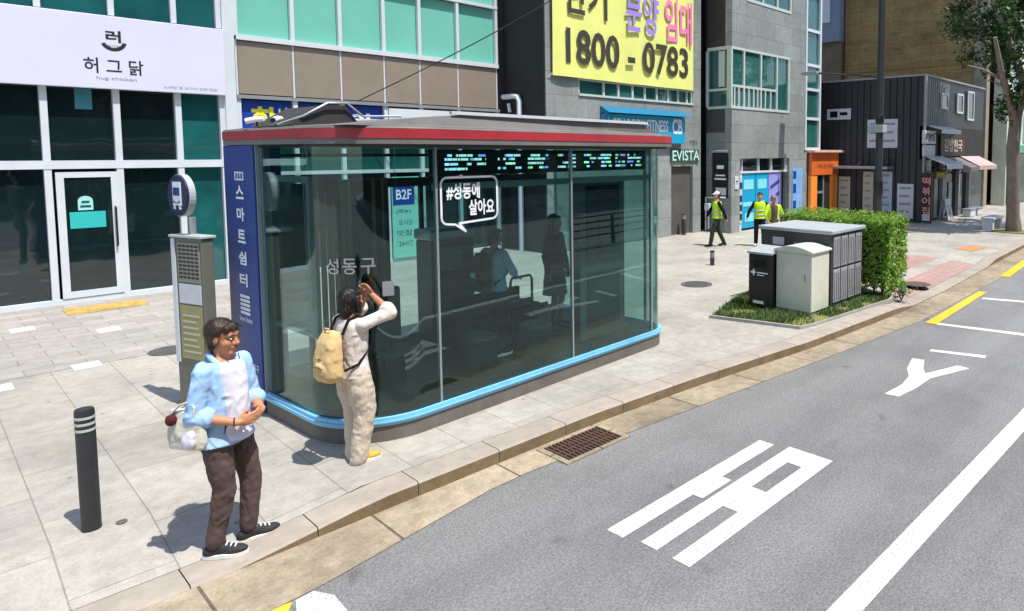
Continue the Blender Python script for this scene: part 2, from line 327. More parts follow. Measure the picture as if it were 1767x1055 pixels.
M_trb = cloth('brown_trouser_cloth', '#584947'); M_cream = cloth('cream_cotton', '#d0c6be'); M_beigec = cloth('beige_linen', '#c2b5a2')
M_tan = cloth('tan_canvas', '#cdb07c'); M_hivis = mat('hi_vis_yellow', '#b9e01a', .7, .06, 5); M_refl = mat('reflective_tape', '#aeb3ac', .4, .05)
M_drk = cloth('black_cloth', '#17181a'); M_gryc = cloth('dark_olive_cloth', '#2f352d'); M_sole = mat('rubber_sole', '#d9d8d2', .7, .05); M_shoeg = mat('black_canvas_shoe', '#26282a', .8, .15, 30, .3, 90)
M_shoey = mat('yellow_shoe', '#c59a3d', .6, .08); M_eye = mat('eye_white', '#d8d4cc', .2, .02); M_iris = mat('eye_iris', '#1d120b', .2, .02); M_lip = mat('lip', '#9a5548', .5, .05)
M_palec = cloth('pale_blue_cotton', '#a9bfd6'); M_bag = cloth('off_white_tote', '#cbc7bb'); M_pom = mat('maroon_pom', '#4a1018', .9, .3, 60, .8, 90); M_greyt = cloth('grey_cloth', '#7c7a78')
M_facade1 = mat('dark_opposite_facade', '#2c2d2c', .8, .2, 1); M_facade2 = mat('brown_opposite_facade', '#3b332b', .8, .2, 1)
M_notice = mat('notice_sheet', '#b9b49f', .5, .08, 6); M_noticey = mat('yellowed_notice', '#93905f', .5, .1, 6); M_board = mat('stop_board_grey', '#63655b', .5, .08, 5); M_glow = mat('frosted_cover', '#aab2b0', .4, .05)
# ------------------------------------------------------------------ the setting: ground, road, kerb, pavement
KX = [(-30, 5.2), (1.4, 5.2), (2.3, 5.19), (4.7, 5.18), (6.28, 5.07), (8.55, 4.8), (11.4, 4.66), (14, 4.7), (18, 4.9), (24, 5.15), (60, 6.2)]
GX = [(-30, 4.58), (1.6, 4.58), (3.3, 4.86), (4.7, 4.76), (8.24, 4.42), (11.2, 4.17), (14, 4.2), (18.2, 4.3), (24, 4.55), (60, 5.6)]
def lerp(T, x):
    for (a, ya), (b, yb) in zip(T, T[1:]):
        if a <= x <= b: return ya+(yb-ya)*(x-a)/(b-a)
    return T[-1][1]
def zk(x):     # kerb top height: dropped on the left and at the driveway on the right
    return -.105*min(1, max(0, (2.35-x)/.95)) - .09*min(1, max(0, (x-11.5)/.7))*(1-min(1, max(0, (x-17.6)/.8)))
def zs(x, y):  # pavement height
    k = min(1, max(0, 1-(y-lerp(KX, x)-.3)/.8)); return zk(x)*k
xs = [-30, -10, -4, -1, 0, .6, 1, 1.4, 1.7, 2, 2.35]+[2.35+.4*i for i in range(1, 50)]+[24, 30, 40, 60]
g = MB(); g.flat([(-300, -300), (300, -300), (300, 300), (-300, 300)], -.2); g.build('ground', M_dirt, kind='structure')
g = MB()
for a, b in zip(xs, xs[1:]): g.poly([(a, -14, -.13), (b, -14, -.13), (b, lerp(GX, b), -.13), (a, lerp(GX, a), -.13)])
g.build('road', M_asph, kind='structure')
g = MB()     # concrete gutter strip, a hair above the road
for a, b in zip(xs, xs[1:]): g.poly([(a, lerp(GX, a)-.01, -.124), (b, lerp(GX, b)-.01, -.124), (b, lerp(KX, b)+.01, -.124), (a, lerp(KX, a)+.01, -.124)])
g.build('gutter', M_gutter, kind='structure')
kb = MB(); x = -6.
joints = []
while x < 40:     # kerb stones with open joints
    x1 = x+.79; a, b = x+.004, x1-.004; n = 3; rows = []
    for i in range(n+1):
        t = a+(b-a)*i/n; y = lerp(KX, t); z = zk(t)
        rows.append([kb._v((t, y, -.15)), kb._v((t, y, z-.018)), kb._v((t, y+.018, z)), kb._v((t, y+.285, z)), kb._v((t, y+.285, -.15))])
    for p, q in zip(rows, rows[1:]):
        for k in range(4): kb.mi = 1 if k == 0 else 0; kb._f([p[k], q[k], q[k+1], p[k+1]])
    kb._f(rows[0][::-1]); kb._f(rows[-1]); x = x1
kb.build('kerb', [M_kerb, mat('stained_kerb_face', '#7c6a4e', .9, .25, 5, .3, 60, grime=.3)], kind='structure')
sw = MB()
ys = [0, .01, .2, .4, .6, .8, 1.2, 2.5]
for a, b in zip(xs, xs[1:]):
    P = lambda t, k: (t, lerp(KX, t)+.29+ys[k], zs(t, lerp(KX, t)+.29+ys[k]))
    for k in range(len(ys)-1): sw.poly([P(a, k), P(b, k), P(b, k+1), P(a, k+1)])
    sw.poly([P(a, 7), P(b, 7), (b, 30, 0), (a, 30, 0)])
sw.build('pavement', M_granite, kind='structure')
g = MB(); g.flat([(-12, 11.35), (11.5, 11.35), (11.5, 16.6), (-12, 16.6)], .004); g.build('forecourt', M_fore, kind='structure')
g = MB()
for a, b in zip([12.6+.5*i for i in range(10)], [13.1+.5*i for i in range(10)]):
    P = lambda t, y: (t, y, zs(t, y)+.004)
    for k in range(5):
        y0 = lambda t: lerp(KX, t)+.3+(7.6-lerp(KX, t)-.3)*k/5; y1 = lambda t: lerp(KX, t)+.3+(7.6-lerp(KX, t)-.3)*(k+1)/5
        g.poly([P(a, y0(a)), P(b, y0(b)), P(b, y1(b)), P(a, y1(a))])
g.build('driveway', M_pink, kind='structure')
g = MB(); g.flat([(19.2, 5.75), (20.3, 5.7), (20.5, 6.2), (19.5, 6.35)], .008); g.build('orange_paving_patch', mat('orange_paver', '#b88352', .8, .2, 6, grime=.3), kind='structure')
fp = MB(); fp.box(-30, 60, -26, -14, -.18, 0); fp.build('opposite_pavement', M_granite, kind='structure')

# road markings, thin sheets of paint
def paint(name, polys, m, label=None, z=-.126):
    g = MB()
    for p in polys: g.flat(p, z)
    o = g.build(name, m); o['kind'] = 'structure'; return o
paint('lane_line', [[(-6, 1.91), (3.6, 1.73), (7.8, 1.64), (60, 1.3), (60, 1.47), (7.8, 1.815), (3.6, 1.9), (-6, 2.08)]], M_white)
rc = lambda x0, x1, y0, y1: [(x0, y0), (x1, y0), (x1, y1), (x0, y1)]
paint('road_lettering', [rc(3.37, 5.46, 3.45, 3.62), rc(4.2, 4.61, 3.35, 3.45),
      rc(3.42, 5.52, 3.15, 3.31), rc(3.42, 5.52, 2.84, 3.0), rc(4.22, 4.63, 3.0, 3.15), rc(5.22, 5.52, 3.0, 3.15),
      [(7.5, 3.2), (7.52, 3.03), (7.95, 2.98), (8.4, 2.98), (9.13, 2.72), (9.16, 2.88), (8.55, 3.1), (8.75, 3.2), (9.12, 3.32), (9.08, 3.48), (8.6, 3.36), (8.3, 3.22), (7.95, 3.17)][::-1],
      [(9.56, 3.42), (9.74, 2.70), (9.88, 2.72), (9.68, 3.43)]], M_white)
paint('parking_line', [[(11.14, 3.95), (11.34, 2.57), (11.62, 1.9), (11.8, 1.9), (11.5, 2.6), (11.27, 3.95)]], M_white)
paint('parking_line', [[(13.7, 3.9), (13.9, 3.15), (14.08, 3.15), (13.85, 3.9)]], M_white)
paint('no_parking_line', [[(11.13, 3.87), (14.42, 4.0), (14.39, 4.15), (11.13, 4.06)]], M_yellow, z=-.119)
paint('no_parking_line', [[(16.5, 4.1), (19.5, 4.3), (19.4, 4.5), (16.5, 4.3)]], M_yellow, z=-.119)
paint('stop_bar', [[(1.52, 4.56), (1.4, 4.2), (1.69, 4.2), (1.7, 4.42), (1.63, 4.57)]], M_white)
paint('no_parking_line', [[(-4, 4.38), (1.39, 4.4), (1.5, 4.56), (1.45, 4.57), (-4, 4.55)]], M_yellow)

# ------------------------------------------------------------------ glass office building (left)
bA = thing('glass_office_building', 'white framed glass building with green upper panes and a taupe panel band behind the shelter', 'building', (4.5, 16.35, 0))
FY = 16.35
g = MB(); g.box(-9, 11.14, FY+.3, FY+10, 0, 15); g.build('wall', M_dark, bA)
g = MB(); g.box(11.16, 11.36, FY-.02, FY+10, 0, 15); g.build('end_wall', M_dgran, bA)
lm = [-4.6, -2.6, -.6, 0.75, 1.75, 2.75, 3.7, 4.45]; rm = [4.75, 5.85, 6.87, 7.9, 8.83, 9.91, 11.12]
def pane(x0, x1, z0, z1, m, nm='window_pane', y=FY+.06): 
    q = MB(); q.box(x0+.02, x1-.02, y, y+.03, z0, z1); return q.build(nm, m, bA)
for a, b in zip(lm, lm[1:]):
    if a == 1.75: pane(a, b, 2.62, 3.95, M_dglass)
    else:
        gl = M_tglass if a == 3.7 else M_dglass
        pane(a, b, .1, 2.45, gl); pane(a, b, 2.62, 3.95, gl)
    pane(a, b, 5.3, 7.6, M_tglass); pane(a, b, 7.7, 9.4, M_tglass)
for a, b in zip(rm, rm[1:]):
    pane(a, b, .1, 2.25, M_dglass); pane(a, b, 2.35, 3.0, M_tealw); pane(a, b, 3.08, 3.88, M_tealw)
    pane(a, b, 5.24, 6.74, M_gspan); pane(a, b, 6.86, 8.6, M_gspan)
    q = MB(); q.box(a+.025, b-.025, FY-.02, FY+.02, 4.0, 5.11, .006); q.build('taupe_panel', M_brownp, bA)
f = MB()
for x in lm: 
    f.box(x-.05, x+.05, FY-.06, FY+.055, .08, 3.95); f.box(x-.045, x+.045, FY-.06, FY+.055, 5.3, 9.4)
for x in rm:
    f.box(x-.045, x+.045, FY-.05, FY+.055, .08, 3.9); f.box(x-.04, x+.04, FY-.05, FY+.055, 5.2, 8.6); f.box(x-.018, x+.018, FY-.015, FY+.05, 3.98, 5.13)
f.box(-4.6, 4.45, FY-.07, FY+.056, 2.46, 2.61); f.box(-4.6, 4.45, FY-.065, FY+.056, 0, .09); f.box(-4.6, 4.45, FY-.065, FY+.056, 7.61, 7.69)
f.box(4.75, 11.16, FY-.065, FY+.056, 0, .09); f.box(4.75, 11.16, FY-.065, FY+.056, 2.26, 2.34); f.box(4.75, 11.16, FY-.06, FY+.056, 3.01, 3.07)
f.box(4.75, 11.16, FY-.075, FY+.056, 5.125, 5.235); f.box(4.75, 11.16, FY-.065, FY+.056, 6.76, 6.84)
f.build('mullion_frame', M_frame, bA)
q = MB(); q.box(4.5, 4.7, FY-.1, FY+.3, 0, 9.4); q.build('column', M_frame, bA)
q = MB(); q.box(4.72, 11.18, FY-.09, FY+.05, 3.9, 3.975); q.build('ledge', M_alu, bA)
d = MB(); d.box(1.84, 1.95, FY-.08, FY-.03, .1, 2.4); d.box(2.6, 2.71, FY-.08, FY-.03, .1, 2.4); d.box(1.95, 2.6, FY-.08, FY-.03, .1, .22); d.box(1.95, 2.6, FY-.08, FY-.03, 2.3, 2.4)
door = d.build('door', M_frame, bA)
q = MB(); q.box(1.95, 2.6, FY-.06, FY-.045, .22, 2.3); q.build('door_pane', M_dglass, door)
q = MB(); q.tube([(2.64, FY-.09, 1.0), (2.64, FY-.14, 1.02), (2.64, FY-.14, 1.72), (2.64, FY-.09, 1.74)], .016); q.build('handle', M_black, door)
q = MB(); q.prism([(x, z) for x, z in [(2.12, 1.7), (2.33, 1.7), (2.33, 1.86)]+[(2.225+.105*math.cos(R(a)), 1.87+.09*math.sin(R(a))) for a in range(10, 171, 16)]+[(2.12, 1.86)]], 0, .003)
q.bm.transform(Matrix.Translation((0, FY-.062, 0)) @ Matrix.Rotation(R(90), 4, 'X')); q.build('round_top_sticker', mat('pale_sticker', '#9fd8d0', .5, .05), door)
q = MB(); q.box(2.0, 2.5, FY-.066, FY-.062, 1.37, 1.67); q.build('turquoise_sticker', mat('turquoise_sticker', '#2bb3b0', .5, .05), door)
q = MB(); q.box(2.15, 2.3, FY-.069, FY-.066, 1.75, 1.79); q.box(2.17, 2.28, FY-.069, FY-.066, 1.83, 1.87); q.build('sticker_print', M_tglass, door)
q = MB(); q.box(2.18, 2.42, FY+.052, FY+.058, 3.55, 3.93); q.build('window_sticker', mat('faded_notice', '#3d8590', .6, .1), bA)
# the white shop sign
sg = thing('shop_sign', 'long white shop sign with black Korean lettering and a round bird emblem', 'sign', (1.0, 16.2, 3.95))
q = MB(); q.box(-5, 4.5, 16.17, 16.27, 3.93, 5.27, .01); q.build('panel', M_signw, sg)
q = MB(); q.text('허 그 닭', (2.30, 16.17, 4.21), (1, 0, 0), (0, 0, 1), .86, .28, .004, .012); q.build('lettering', M_ink, sg)
q = MB(); q.text('hug chicken', (2.47, 16.17, 4.08), (1, 0, 0), (0, 0, 1), .58, .075, .004); q.text('노래방 옆 닭구이 전문 매장', (3.46, 16.17, 4.0), (1, 0, 0), (0, 0, 1), .88, .055, .004); q.build('small_lettering', M_inkg, sg)
q = MB()
for a in range(200, 341, 10):
    p = lambda an, r: (2.74+r*math.cos(R(an)), 16.166, 4.82+r*math.sin(R(an)))
    q.quad(p(a, .13), p(a+10, .13), p(a+10, .19), p(a, .19))
q.text('러', (2.63, 16.17, 4.79), (1, 0, 0), (0, 0, 1), .22, .22, .004, .03); q.text('허그닭', (2.65, 16.17, 4.69), (1, 0, 0), (0, 0, 1), .18, .05, .004); q.build('emblem', M_ink, sg)
# blue window banners behind the shelter roof
bb = thing('window_banner', 'blue banner with yellow and white letters across the windows above the shelter roof', 'banner', (6.3, 16.3, 3.4))
for a, b in zip(rm[:3], rm[1:4]):
    q = MB(); q.box(a+.06, b-.06, FY+.035, FY+.05, 3.1, 3.87); q.build('sheet', M_blue, bb)
q = MB(); q.text('학', (5.0, FY+.035, 3.2), (1, 0, 0), (0, 0, 1), .5, .55, .004, .03); q.text('l', (6.7, FY+.035, 3.2), (1, 0, 0), (0, 0, 1), .1, .5, .004, .03); q.build('yellow_lettering', M_yel, bb)
q = MB(); q.text('원', (7.0, FY+.035, 3.2), (1, 0, 0), (0, 0, 1), .55, .5, .004, .03); q.text('상', (5.45, FY+.035, 3.2), (1, 0, 0), (0, 0, 1), .3, .55, .004, .02); q.build('white_lettering', M_whitet, bb)
q = MB(); q.box(7.95, 11.1, FY-.095, FY-.06, 3.45, 3.85); tag(q.build('sign_strip', M_frame, loc=(9.5, FY-.08, 3.6)), 'plain white sign strip on the glass building above the shelter roof', 'sign')
bp = thing('floor_poster', 'pale green poster headed B2F on the glass building seen through the shelter', 'poster', (8.3, 16.28, .2))
q = MB(); q.box(7.95, 8.66, 16.24, 16.27, .1, 2.15); q.build('sheet', mat('mint_sheet', '#7fc6b8', .6, .06), bp)
q = MB(); q.box(7.97, 8.53, 16.23, 16.238, 1.45, 1.97); q.build('blue_panel', M_blue, bp)
q = MB(); q.text('B2F', (8.05, 16.23, 1.58), (1, 0, 0), (0, 0, 1), .4, .25, .004, .012); q.build('lettering', M_whitet, bp)
q = MB()
for i, t in enumerate(['(메뉴)', '오시는', '맛집', '24시간']): q.text(t, (8.05+.05*(i % 2), 16.24, 1.2-.27*i), (1, 0, 0), (0, 0, 1), .38, .14, .004)
q.build('small_lettering', M_tealw, bp)

# ------------------------------------------------------------------ grey granite building with the yellow banner
bC = thing('granite_office_building', 'grey granite office building with a flat facade and dark side wall carrying the yellow banner', 'building', (14.7, 14.5, 0))
CY = 14.5
g = MB(); g.box(11.42, 18.0, CY+.3, CY+12, 0, 16); g.build('core_wall', M_dark, bC)
g = MB(); g.box(11.4, 12.55, CY, CY+.28, 0, 16); g.box(17.62, 18.05, CY, CY+.28, 0, 16)
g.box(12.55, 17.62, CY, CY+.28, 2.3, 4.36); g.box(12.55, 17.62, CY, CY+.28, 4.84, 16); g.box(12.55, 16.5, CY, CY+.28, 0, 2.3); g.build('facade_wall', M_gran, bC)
g = MB(); g.box(11.36, 11.4, CY+.02, CY+12, 0, 16); g.build('side_wall', mat('dark_side_wall', '#1d1d1f', .7, .3, 1.5), bC)
q = MB(); q.box(16.5, 17.62, CY+.12, CY+.2, 0, 2.3); q.build('entrance_panel', mat('entrance_stone', '#55524e', .6, .15, 3), bC)
w = MB(); xs_ = [12.58, 13.55, 14.15, 14.75, 15.3, 15.85, 16.4, 16.9, 17.35, 17.6]
for x in xs_: w.box(x-.035, x+.035, CY+.03, CY+.13, 4.42, 4.8)
w.box(12.55, 17.62, CY-.04, CY+.13, 4.36, 4.42); w.box(12.55, 17.62, CY+.03, CY+.13, 4.8, 4.84); wf = w.build('strip_window', M_winframe, bC)
for a, b in zip(xs_, xs_[1:]):
    q = MB(); q.box(a+.035, b-.035, CY+.07, CY+.1, 4.42, 4.8); q.build('pane', M_tealw, wf)
bn = thing('sale_banner', 'big yellow banner with a large telephone number and lilac and pink Korean words', 'banner', (14.5, 14.4, 4.9))
q = MB(); n = 24
def by(u, v): return CY-.09-.03*math.sin(u*9)*math.cos(v*3)-.02*math.sin(u*23+v*4)
for i in range(n):
    for j in range(8):
        P = lambda a, b: (11.57+5.97*a/n, by(a/n, b/8), 4.84+5.2*b/8)
        q.quad(P(i, j), P(i+1, j), P(i+1, j+1), P(i, j+1))
o = q.build('cloth', M_banner, bn); 
q = MB(); q.text('1800 - 0783', (12.0, CY-.14, 5.2), (1, 0, 0), (0, 0, 1), 5.2, .98, .01, .02); q.text('단기', (12.0, CY-.14, 6.55), (1, 0, 0), (0, 0, 1), 1.55, 1.2, .01, .02); q.build('dark_lettering', M_bink, bn)
q = MB(); q.text('분양', (14.3, CY-.14, 6.38), (1, 0, 0), (0, 0, 1), 1.45, 1.3, .01, .02); q.build('lilac_lettering', M_lil, bn)
q = MB(); q.text('임대', (16.05, CY-.14, 6.3), (1, 0, 0), (0, 0, 1), 1.35, 1.4, .01, .02); q.build('pink_lettering', M_pnk, bn)
q = MB()
for x in (11.57, 17.54): q.tube([(x, CY-.08, 4.9), (x-.1 if x < 14 else x+.12, CY-.01, 4.78)], .012, 6)
q.build('tie_rope', M_frame, bn)
fs = thing('gym_sign', 'cyan box sign with white capitals and a projecting hood on the granite building', 'sign', (15.2, 14.4, 3.1))
q = MB(); q.box(13.4, 17.0, 14.32, 14.49, 3.05, 3.9, .01); q.build('panel', M_cyan, fs)
q = MB(); q.extr([(13.36, 14.49, 3.92), (13.36, 14.1, 3.92), (13.36, 14.49, 4.12)], (3.7, 0, 0)); q.box(13.36, 13.42, 14.16, 14.315, 3.2, 3.918); q.build('hood', M_cyan2, fs)
q = MB(); q.text('CELLBODY FITNESS', (13.65, 14.32, 3.42), (1, 0, 0), (0, 0, 1), 2.5, .36, .008, .02); q.text('CB', (16.35, 14.32, 3.35), (1, 0, 0), (0, 0, 1), .5, .5, .008, .03); q.text('PT', (15.6, 14.32, 3.14), (1, 0, 0), (0, 0, 1), .4, .14, .008); q.build('lettering', M_whitet, fs)
es = thing('building_name_sign', 'pale green raised capitals naming the granite building over its grey entrance', 'sign', (17.1, 14.45, 2.5))
q = MB(); q.text('EVISTA', (16.47, 14.44, 2.49), (1, 0, 0), (0, 0, 1), 1.4, .34, .03, .01); q.build('lettering', mat('pale_green_letter', '#bfe6d8', .5, .05), es)
q = MB(); q.box(16.44, 17.9, 14.45, 14.495, 2.46, 2.86); q.build('backing', mat('dark_green_backing', '#3d5e58', .6, .1), es)  # plain dark green board behind the raised letters
q = MB(); q.text('731', (17.45, 14.495, 3.02), (1, 0, 0), (0, 0, 1), .36, .15, .01, .01); q.build('number', mat('sign_green', '#2e5d46', .6, .05), es)
# white service pipe on the dark side wall
q = MB(); q.tube([(11.3, 16.3, 4.33), (11.27, 15.75, 4.33), (11.27, 15.58, 4.3), (11.27, 15.5, 4.18), (11.27, 15.5, 0.0)], .075, 12); q.tube([(11.27, 16.0, 4.13), (11.27, 15.95, 3.9)], .05, 8)
tag(q.build('service_pipe', M_frame, loc=(11.27, 15.5, 0)), 'white bent service pipe on the dark side wall', 'pipe')

# ------------------------------------------------------------------ corner block
bD = thing('corner_office_block', 'grey granite corner block with a wrapped corner window and cyan posters at street level', 'building', (21, 13.4, 0))
DY = 13.4; DX = 18.35
g = MB(); g.box(18.7, 24.4, DY+.3, DY+12, 0, 16); g.build('core_wall', M_dark, bD)
g = MB(); g.box(DX+.3, 18.85, DY, DY+.28, 0, 4.25); g.box(18.85, 22.1, DY, DY+.28, 2.55, 4.25); g.box(22.1, 23.2, DY, DY+.28, 0, 16); g.box(22.0, 22.1, DY, DY+.28, 4.25, 6.3)
g.box(DX+.3, 22.1, DY, DY+.28, 6.3, 7.95); g.box(DX+.3, 19.2, DY, DY+.28, 7.95, 16); g.box(19.2, 22.1, DY, DY+.28, 9.6, 16); g.box(DX, DX+.3, DY, DY+.28, 0, 4.25); g.box(DX, DX+.3, DY, DY+.28, 6.3, 16); g.build('facade_wall', M_gran, bD)
g = MB(); g.box(DX, DX+.28, DY+.285, 14.49, 6.36, 16); g.build('brown_side_panel', M_dgran, bD)
g = MB(); g.box(DX, DX+.28, DY+.285, 14.49, 3.45, 4.25); g.build('dark_side_panel', mat('charcoal_panel', '#3d3e3c', .6, .1, 3), bD)
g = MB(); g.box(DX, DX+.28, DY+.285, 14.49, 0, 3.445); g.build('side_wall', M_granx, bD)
w = MB()
for x in (18.33, 19.05, 20.1, 21.15, 21.97): w.box(x-.04, x+.04, DY-.02, DY+.1, 4.34, 6.24)
w.box(18.29, 22.01, DY-.025, DY+.1, 4.25, 4.34); w.box(18.29, 22.01, DY-.025, DY+.1, 6.24, 6.32); w.box(18.37, 21.1, DY-.015, DY+.1, 4.98, 5.06)
for x in (18.5, 18.75, 19.35, 19.65, 19.9, 20.4, 20.75): w.box(x-.03, x+.03, DY-.01, DY+.1, 4.34, 4.98)
w.box(DX-.02, DX+.1, DY+.1, 14.45, 4.25, 4.34); w.box(DX-.02, DX+.1, DY+.1, 14.45, 6.24, 6.35); w.box(DX-.015, DX+.1, DY+.1, 14.45, 4.86, 4.94)
for y in (13.55, 14.45): w.box(DX-.02, DX+.1, y-.05, y+.05, 4.34, 6.24)
cw = w.build('corner_window', M_winframe, bD)
for a, b in ((18.37, 19.01), (19.09, 20.06), (20.14, 21.11), (21.19, 21.93)):
    q = MB(); q.box(a, b, DY+.04, DY+.07, 4.34, 6.24); q.build('pane', M_tealw, cw)
q = MB(); q.box(DX+.04, DX+.07, 13.6, 14.4, 4.34, 6.24); q.build('pane', M_tealw, cw)
q = MB(); q.box(DX+.02, DX+.038, 13.72, 13.98, 5.0, 6.2); q.build('blind', mat('window_blind', '#b9c6bd', .8, .05), cw)
w = MB(); w.box(19.2, 22.1, DY-.02, DY+.1, 7.95, 8.05)
for x in (19.24, 20.2, 21.15, 22.06): w.box(x-.04, x+.04, DY-.02, DY+.1, 8.05, 9.6)
uw = w.build('upper_window', M_winframe, bD)
q = MB(); q.box(19.28, 22.02, DY+.04, DY+.07, 8.05, 9.55); q.build('pane', M_tealw, uw)
q = MB(); q.box(23.2, 23.3, DY-.04, DY+.2, 2.85, 16); q.box(24.3, 24.42, DY-.04, DY+.2, 2.85, 16)
for z in (2.85, 4.05, 5.2, 6.15, 7.5, 8.9, 10.3): q.box(23.3, 24.3, DY-.03, DY+.2, z, z+.11)
sw_ = q.build('stair_window', M_frame, bD)
for z, z1 in zip((2.85, 4.05, 5.2, 6.15, 7.5, 8.9), (4.05, 5.2, 6.15, 7.5, 8.9, 10.3)):
    q = MB(); q.box(23.3, 24.3, DY+.05, DY+.08, z+.11, z1); q.build('pane', M_tealw, sw_)
q = MB(); q.box(23.2, 24.42, DY+.0, DY+.28, 0, 2.845); q.build('lower_wall', M_gran, bD)
# posters at street level
q = MB(); q.box(18.88, 22.08, DY+.2, DY+.24, 2.1, 2.53); q.build('transom_pane', M_dglass, bD)
q = MB(); q.box(18.86, 22.1, DY+.1, DY+.2, 2.03, 2.1)
for x in (18.9, 19.15, 20.2, 21.05, 22.05): q.box(x-.03, x+.03, DY+.12, DY+.2, 2.1, 2.54)
q.box(18.86, 19.12, DY+.12, DY+.22, 0, 2.03); q.build('shop_frame', M_frame, bD)
for i, (a, b, m, lb) in enumerate(((19.15, 20.0, M_cyan, 'cyan window poster left of its twin'), (20.03, 20.85, M_cyan, 'cyan window poster beside the lilac one'), (20.88, 21.75, mat('lilac_poster', '#8f93d6', .6, .1, 2), 'lilac window poster with dark slanted strokes'))):
    t = thing('window_poster', lb+' at the foot of the corner block', 'poster', ((a+b)/2, DY+.15, .1), 'window posters')
    q = MB(); q.box(a, b, DY+.14, DY+.18, .08, 2.02); q.build('sheet', m, t)
    q = MB()
    if i < 2:
        q.box(a+.12, b-.12, DY+.13, DY+.139, 1.45, 1.8); q.box(a+.08, b-.2, DY+.13, DY+.139, .85, 1.0); q.box(a+.2, b-.1, DY+.13, DY+.139, .3, .6); q.build('pale_print', mat('pale_cyan_print', '#7fd3e4', .6, .1, 4), t)
    else:
        for z in (.5, .95, 1.4): q.extr([(a+.12, DY+.139, z), (b-.15, DY+.139, z+.22), (b-.15, DY+.139, z+.36), (a+.12, DY+.139, z+.12)], (0, -.008, 0))
        q.build('dark_print', mat('violet_print', '#3b3a86', .6, .1), t)
t = thing('wall_notice', 'tall blue and white notice on the granite pier beside the orange shopfront', 'notice', (22.5, DY-.02, .2))
q = MB(); q.box(22.3, 23.05, DY-.03, DY-.003, .15, 2.15); q.build('sheet', mat('pale_blue_sheet', '#7aa9dd', .6, .15, 3), t)
q = MB(); q.box(22.34, 22.55, DY-.04, DY-.031, 1.75, 2.05); q.box(22.34, 22.55, DY-.04, DY-.031, 1.2, 1.55); q.box(22.34, 22.55, DY-.04, DY-.031, .6, .9); q.build('dark_print', M_blue, t)
t = thing('hanging_poster', 'narrow black poster with white writing on the dark side of the corner block', 'poster', (DX-.03, 13.87, 1.2))
q = MB(); q.box(DX-.03, DX-.003, 13.53, 14.2, 1.2, 2.75); q.build('sheet', M_black, t)
q = MB(); q.box(DX-.036, DX-.031, 13.7, 14.0, 2.2, 2.32); q.box(DX-.036, DX-.031, 13.65, 14.05, 1.95, 2.0); q.box(DX-.036, DX-.031, 13.6, 14.1, 1.82, 1.88); q.build('white_print', M_whitet, t)
q = MB(); q.box(DX-.036, DX-.031, 13.6, 14.05, 1.3, 1.55); q.build('white_label', M_poster, t)
q = MB(); q.tube([(DX-.06, 13.53, 2.8), (DX-.06, 14.2, 2.8)], .05, 8); q.build('roller', M_alu, t)
t = thing('gas_meter', 'pale gas meter box with pipes at the foot of the corner block', 'meter', (DX-.1, 14.3, .5))
q = MB(); q.box(DX-.2, DX-.02, 14.2, 14.42, .75, 1.0, .02); q.build('meter_box', M_frame, t)
q = MB(); q.tube([(DX-.08, 14.44, .04), (DX-.08, 14.44, 1.2), (DX-.08, 13.6, 1.22)], .03, 8); q.tube([(DX-.1, 14.3, .75), (DX-.1, 14.3, .1)], .03, 8); q.build('pipe', M_frame, t)
t = thing('wall_sign', 'small white plate on the granite pier left of the cyan posters', 'sign', (18.65, DY-.03, 1.5))
q = MB(); q.box(18.52, 18.74, DY-.03, DY-.003, 1.5, 1.95, .005); q.build('plate', M_poster, t); q = MB(); q.box(18.57, 18.69, DY-.034, DY-.031, 1.75, 1.79); q.box(18.57, 18.66, DY-.034, DY-.031, 1.68, 1.7); q.build('print', M_ink, t)
t = thing('notice_rack', 'narrow wall rack of dark notices left of the cyan posters', 'notice board', (18.98, DY, .3))
q = MB(); q.box(18.88, 19.1, DY+.085, DY+.1, .3, 1.95); q.build('frame', M_poster, t)
for z in (.4, .72, 1.04, 1.5): 
    q = MB(); q.box(18.9, 19.08, DY+.07, DY+.084, z, z+.22); q.build('card', M_ink, t)

# ------------------------------------------------------------------ the orange shopfront
t = thing('orange_shopfront', 'small orange shopfront with bright posts and a flat pale canopy', 'shop', (24.6, 13.3, 0))
OY = 13.2
q = MB(); q.box(23.45, 25.75, OY+.15, OY+1.5, 0, 2.75); q.build('wall', M_dark, t)
q = MB(); q.box(23.45, 25.75, OY, OY+.14, 1.85, 2.75, .01); q.build('fascia', M_orange, t)
q = MB(); q.box(23.45, 23.95, OY+.02, OY+.14, 0, 1.845); q.build('post', M_orange2, t); q = MB(); q.box(25.2, 25.7, OY+.02, OY+.14, 0, 1.845); q.build('post', M_orange2, t)
q = MB(); q.box(23.4, 26.3, OY-.16, OY+.3, 2.76, 2.86, .01); q.build('canopy', mat('pink_white_canopy', '#d9b4a4', .6, .08), t)
q = MB(); q.text('커피 로스터리', (23.9, OY, 2.1), (1, 0, 0), (0, 0, 1), 1.3, .2, .006); q.build('lettering', mat('dark_orange_letter', '#7a2f0c', .6, .05), t)
q = MB(); q.box(24.0, 24.55, OY+.1, OY+.14, .05, 1.8); dr = q.build('door', M_dglass, t)
q = MB(); q.box(24.55, 24.63, OY+.08, OY+.14, .05, 1.84); q.box(24.0, 24.55, OY+.08, OY+.095, 1.1, 1.2); q.build('door_frame', M_alu, dr)

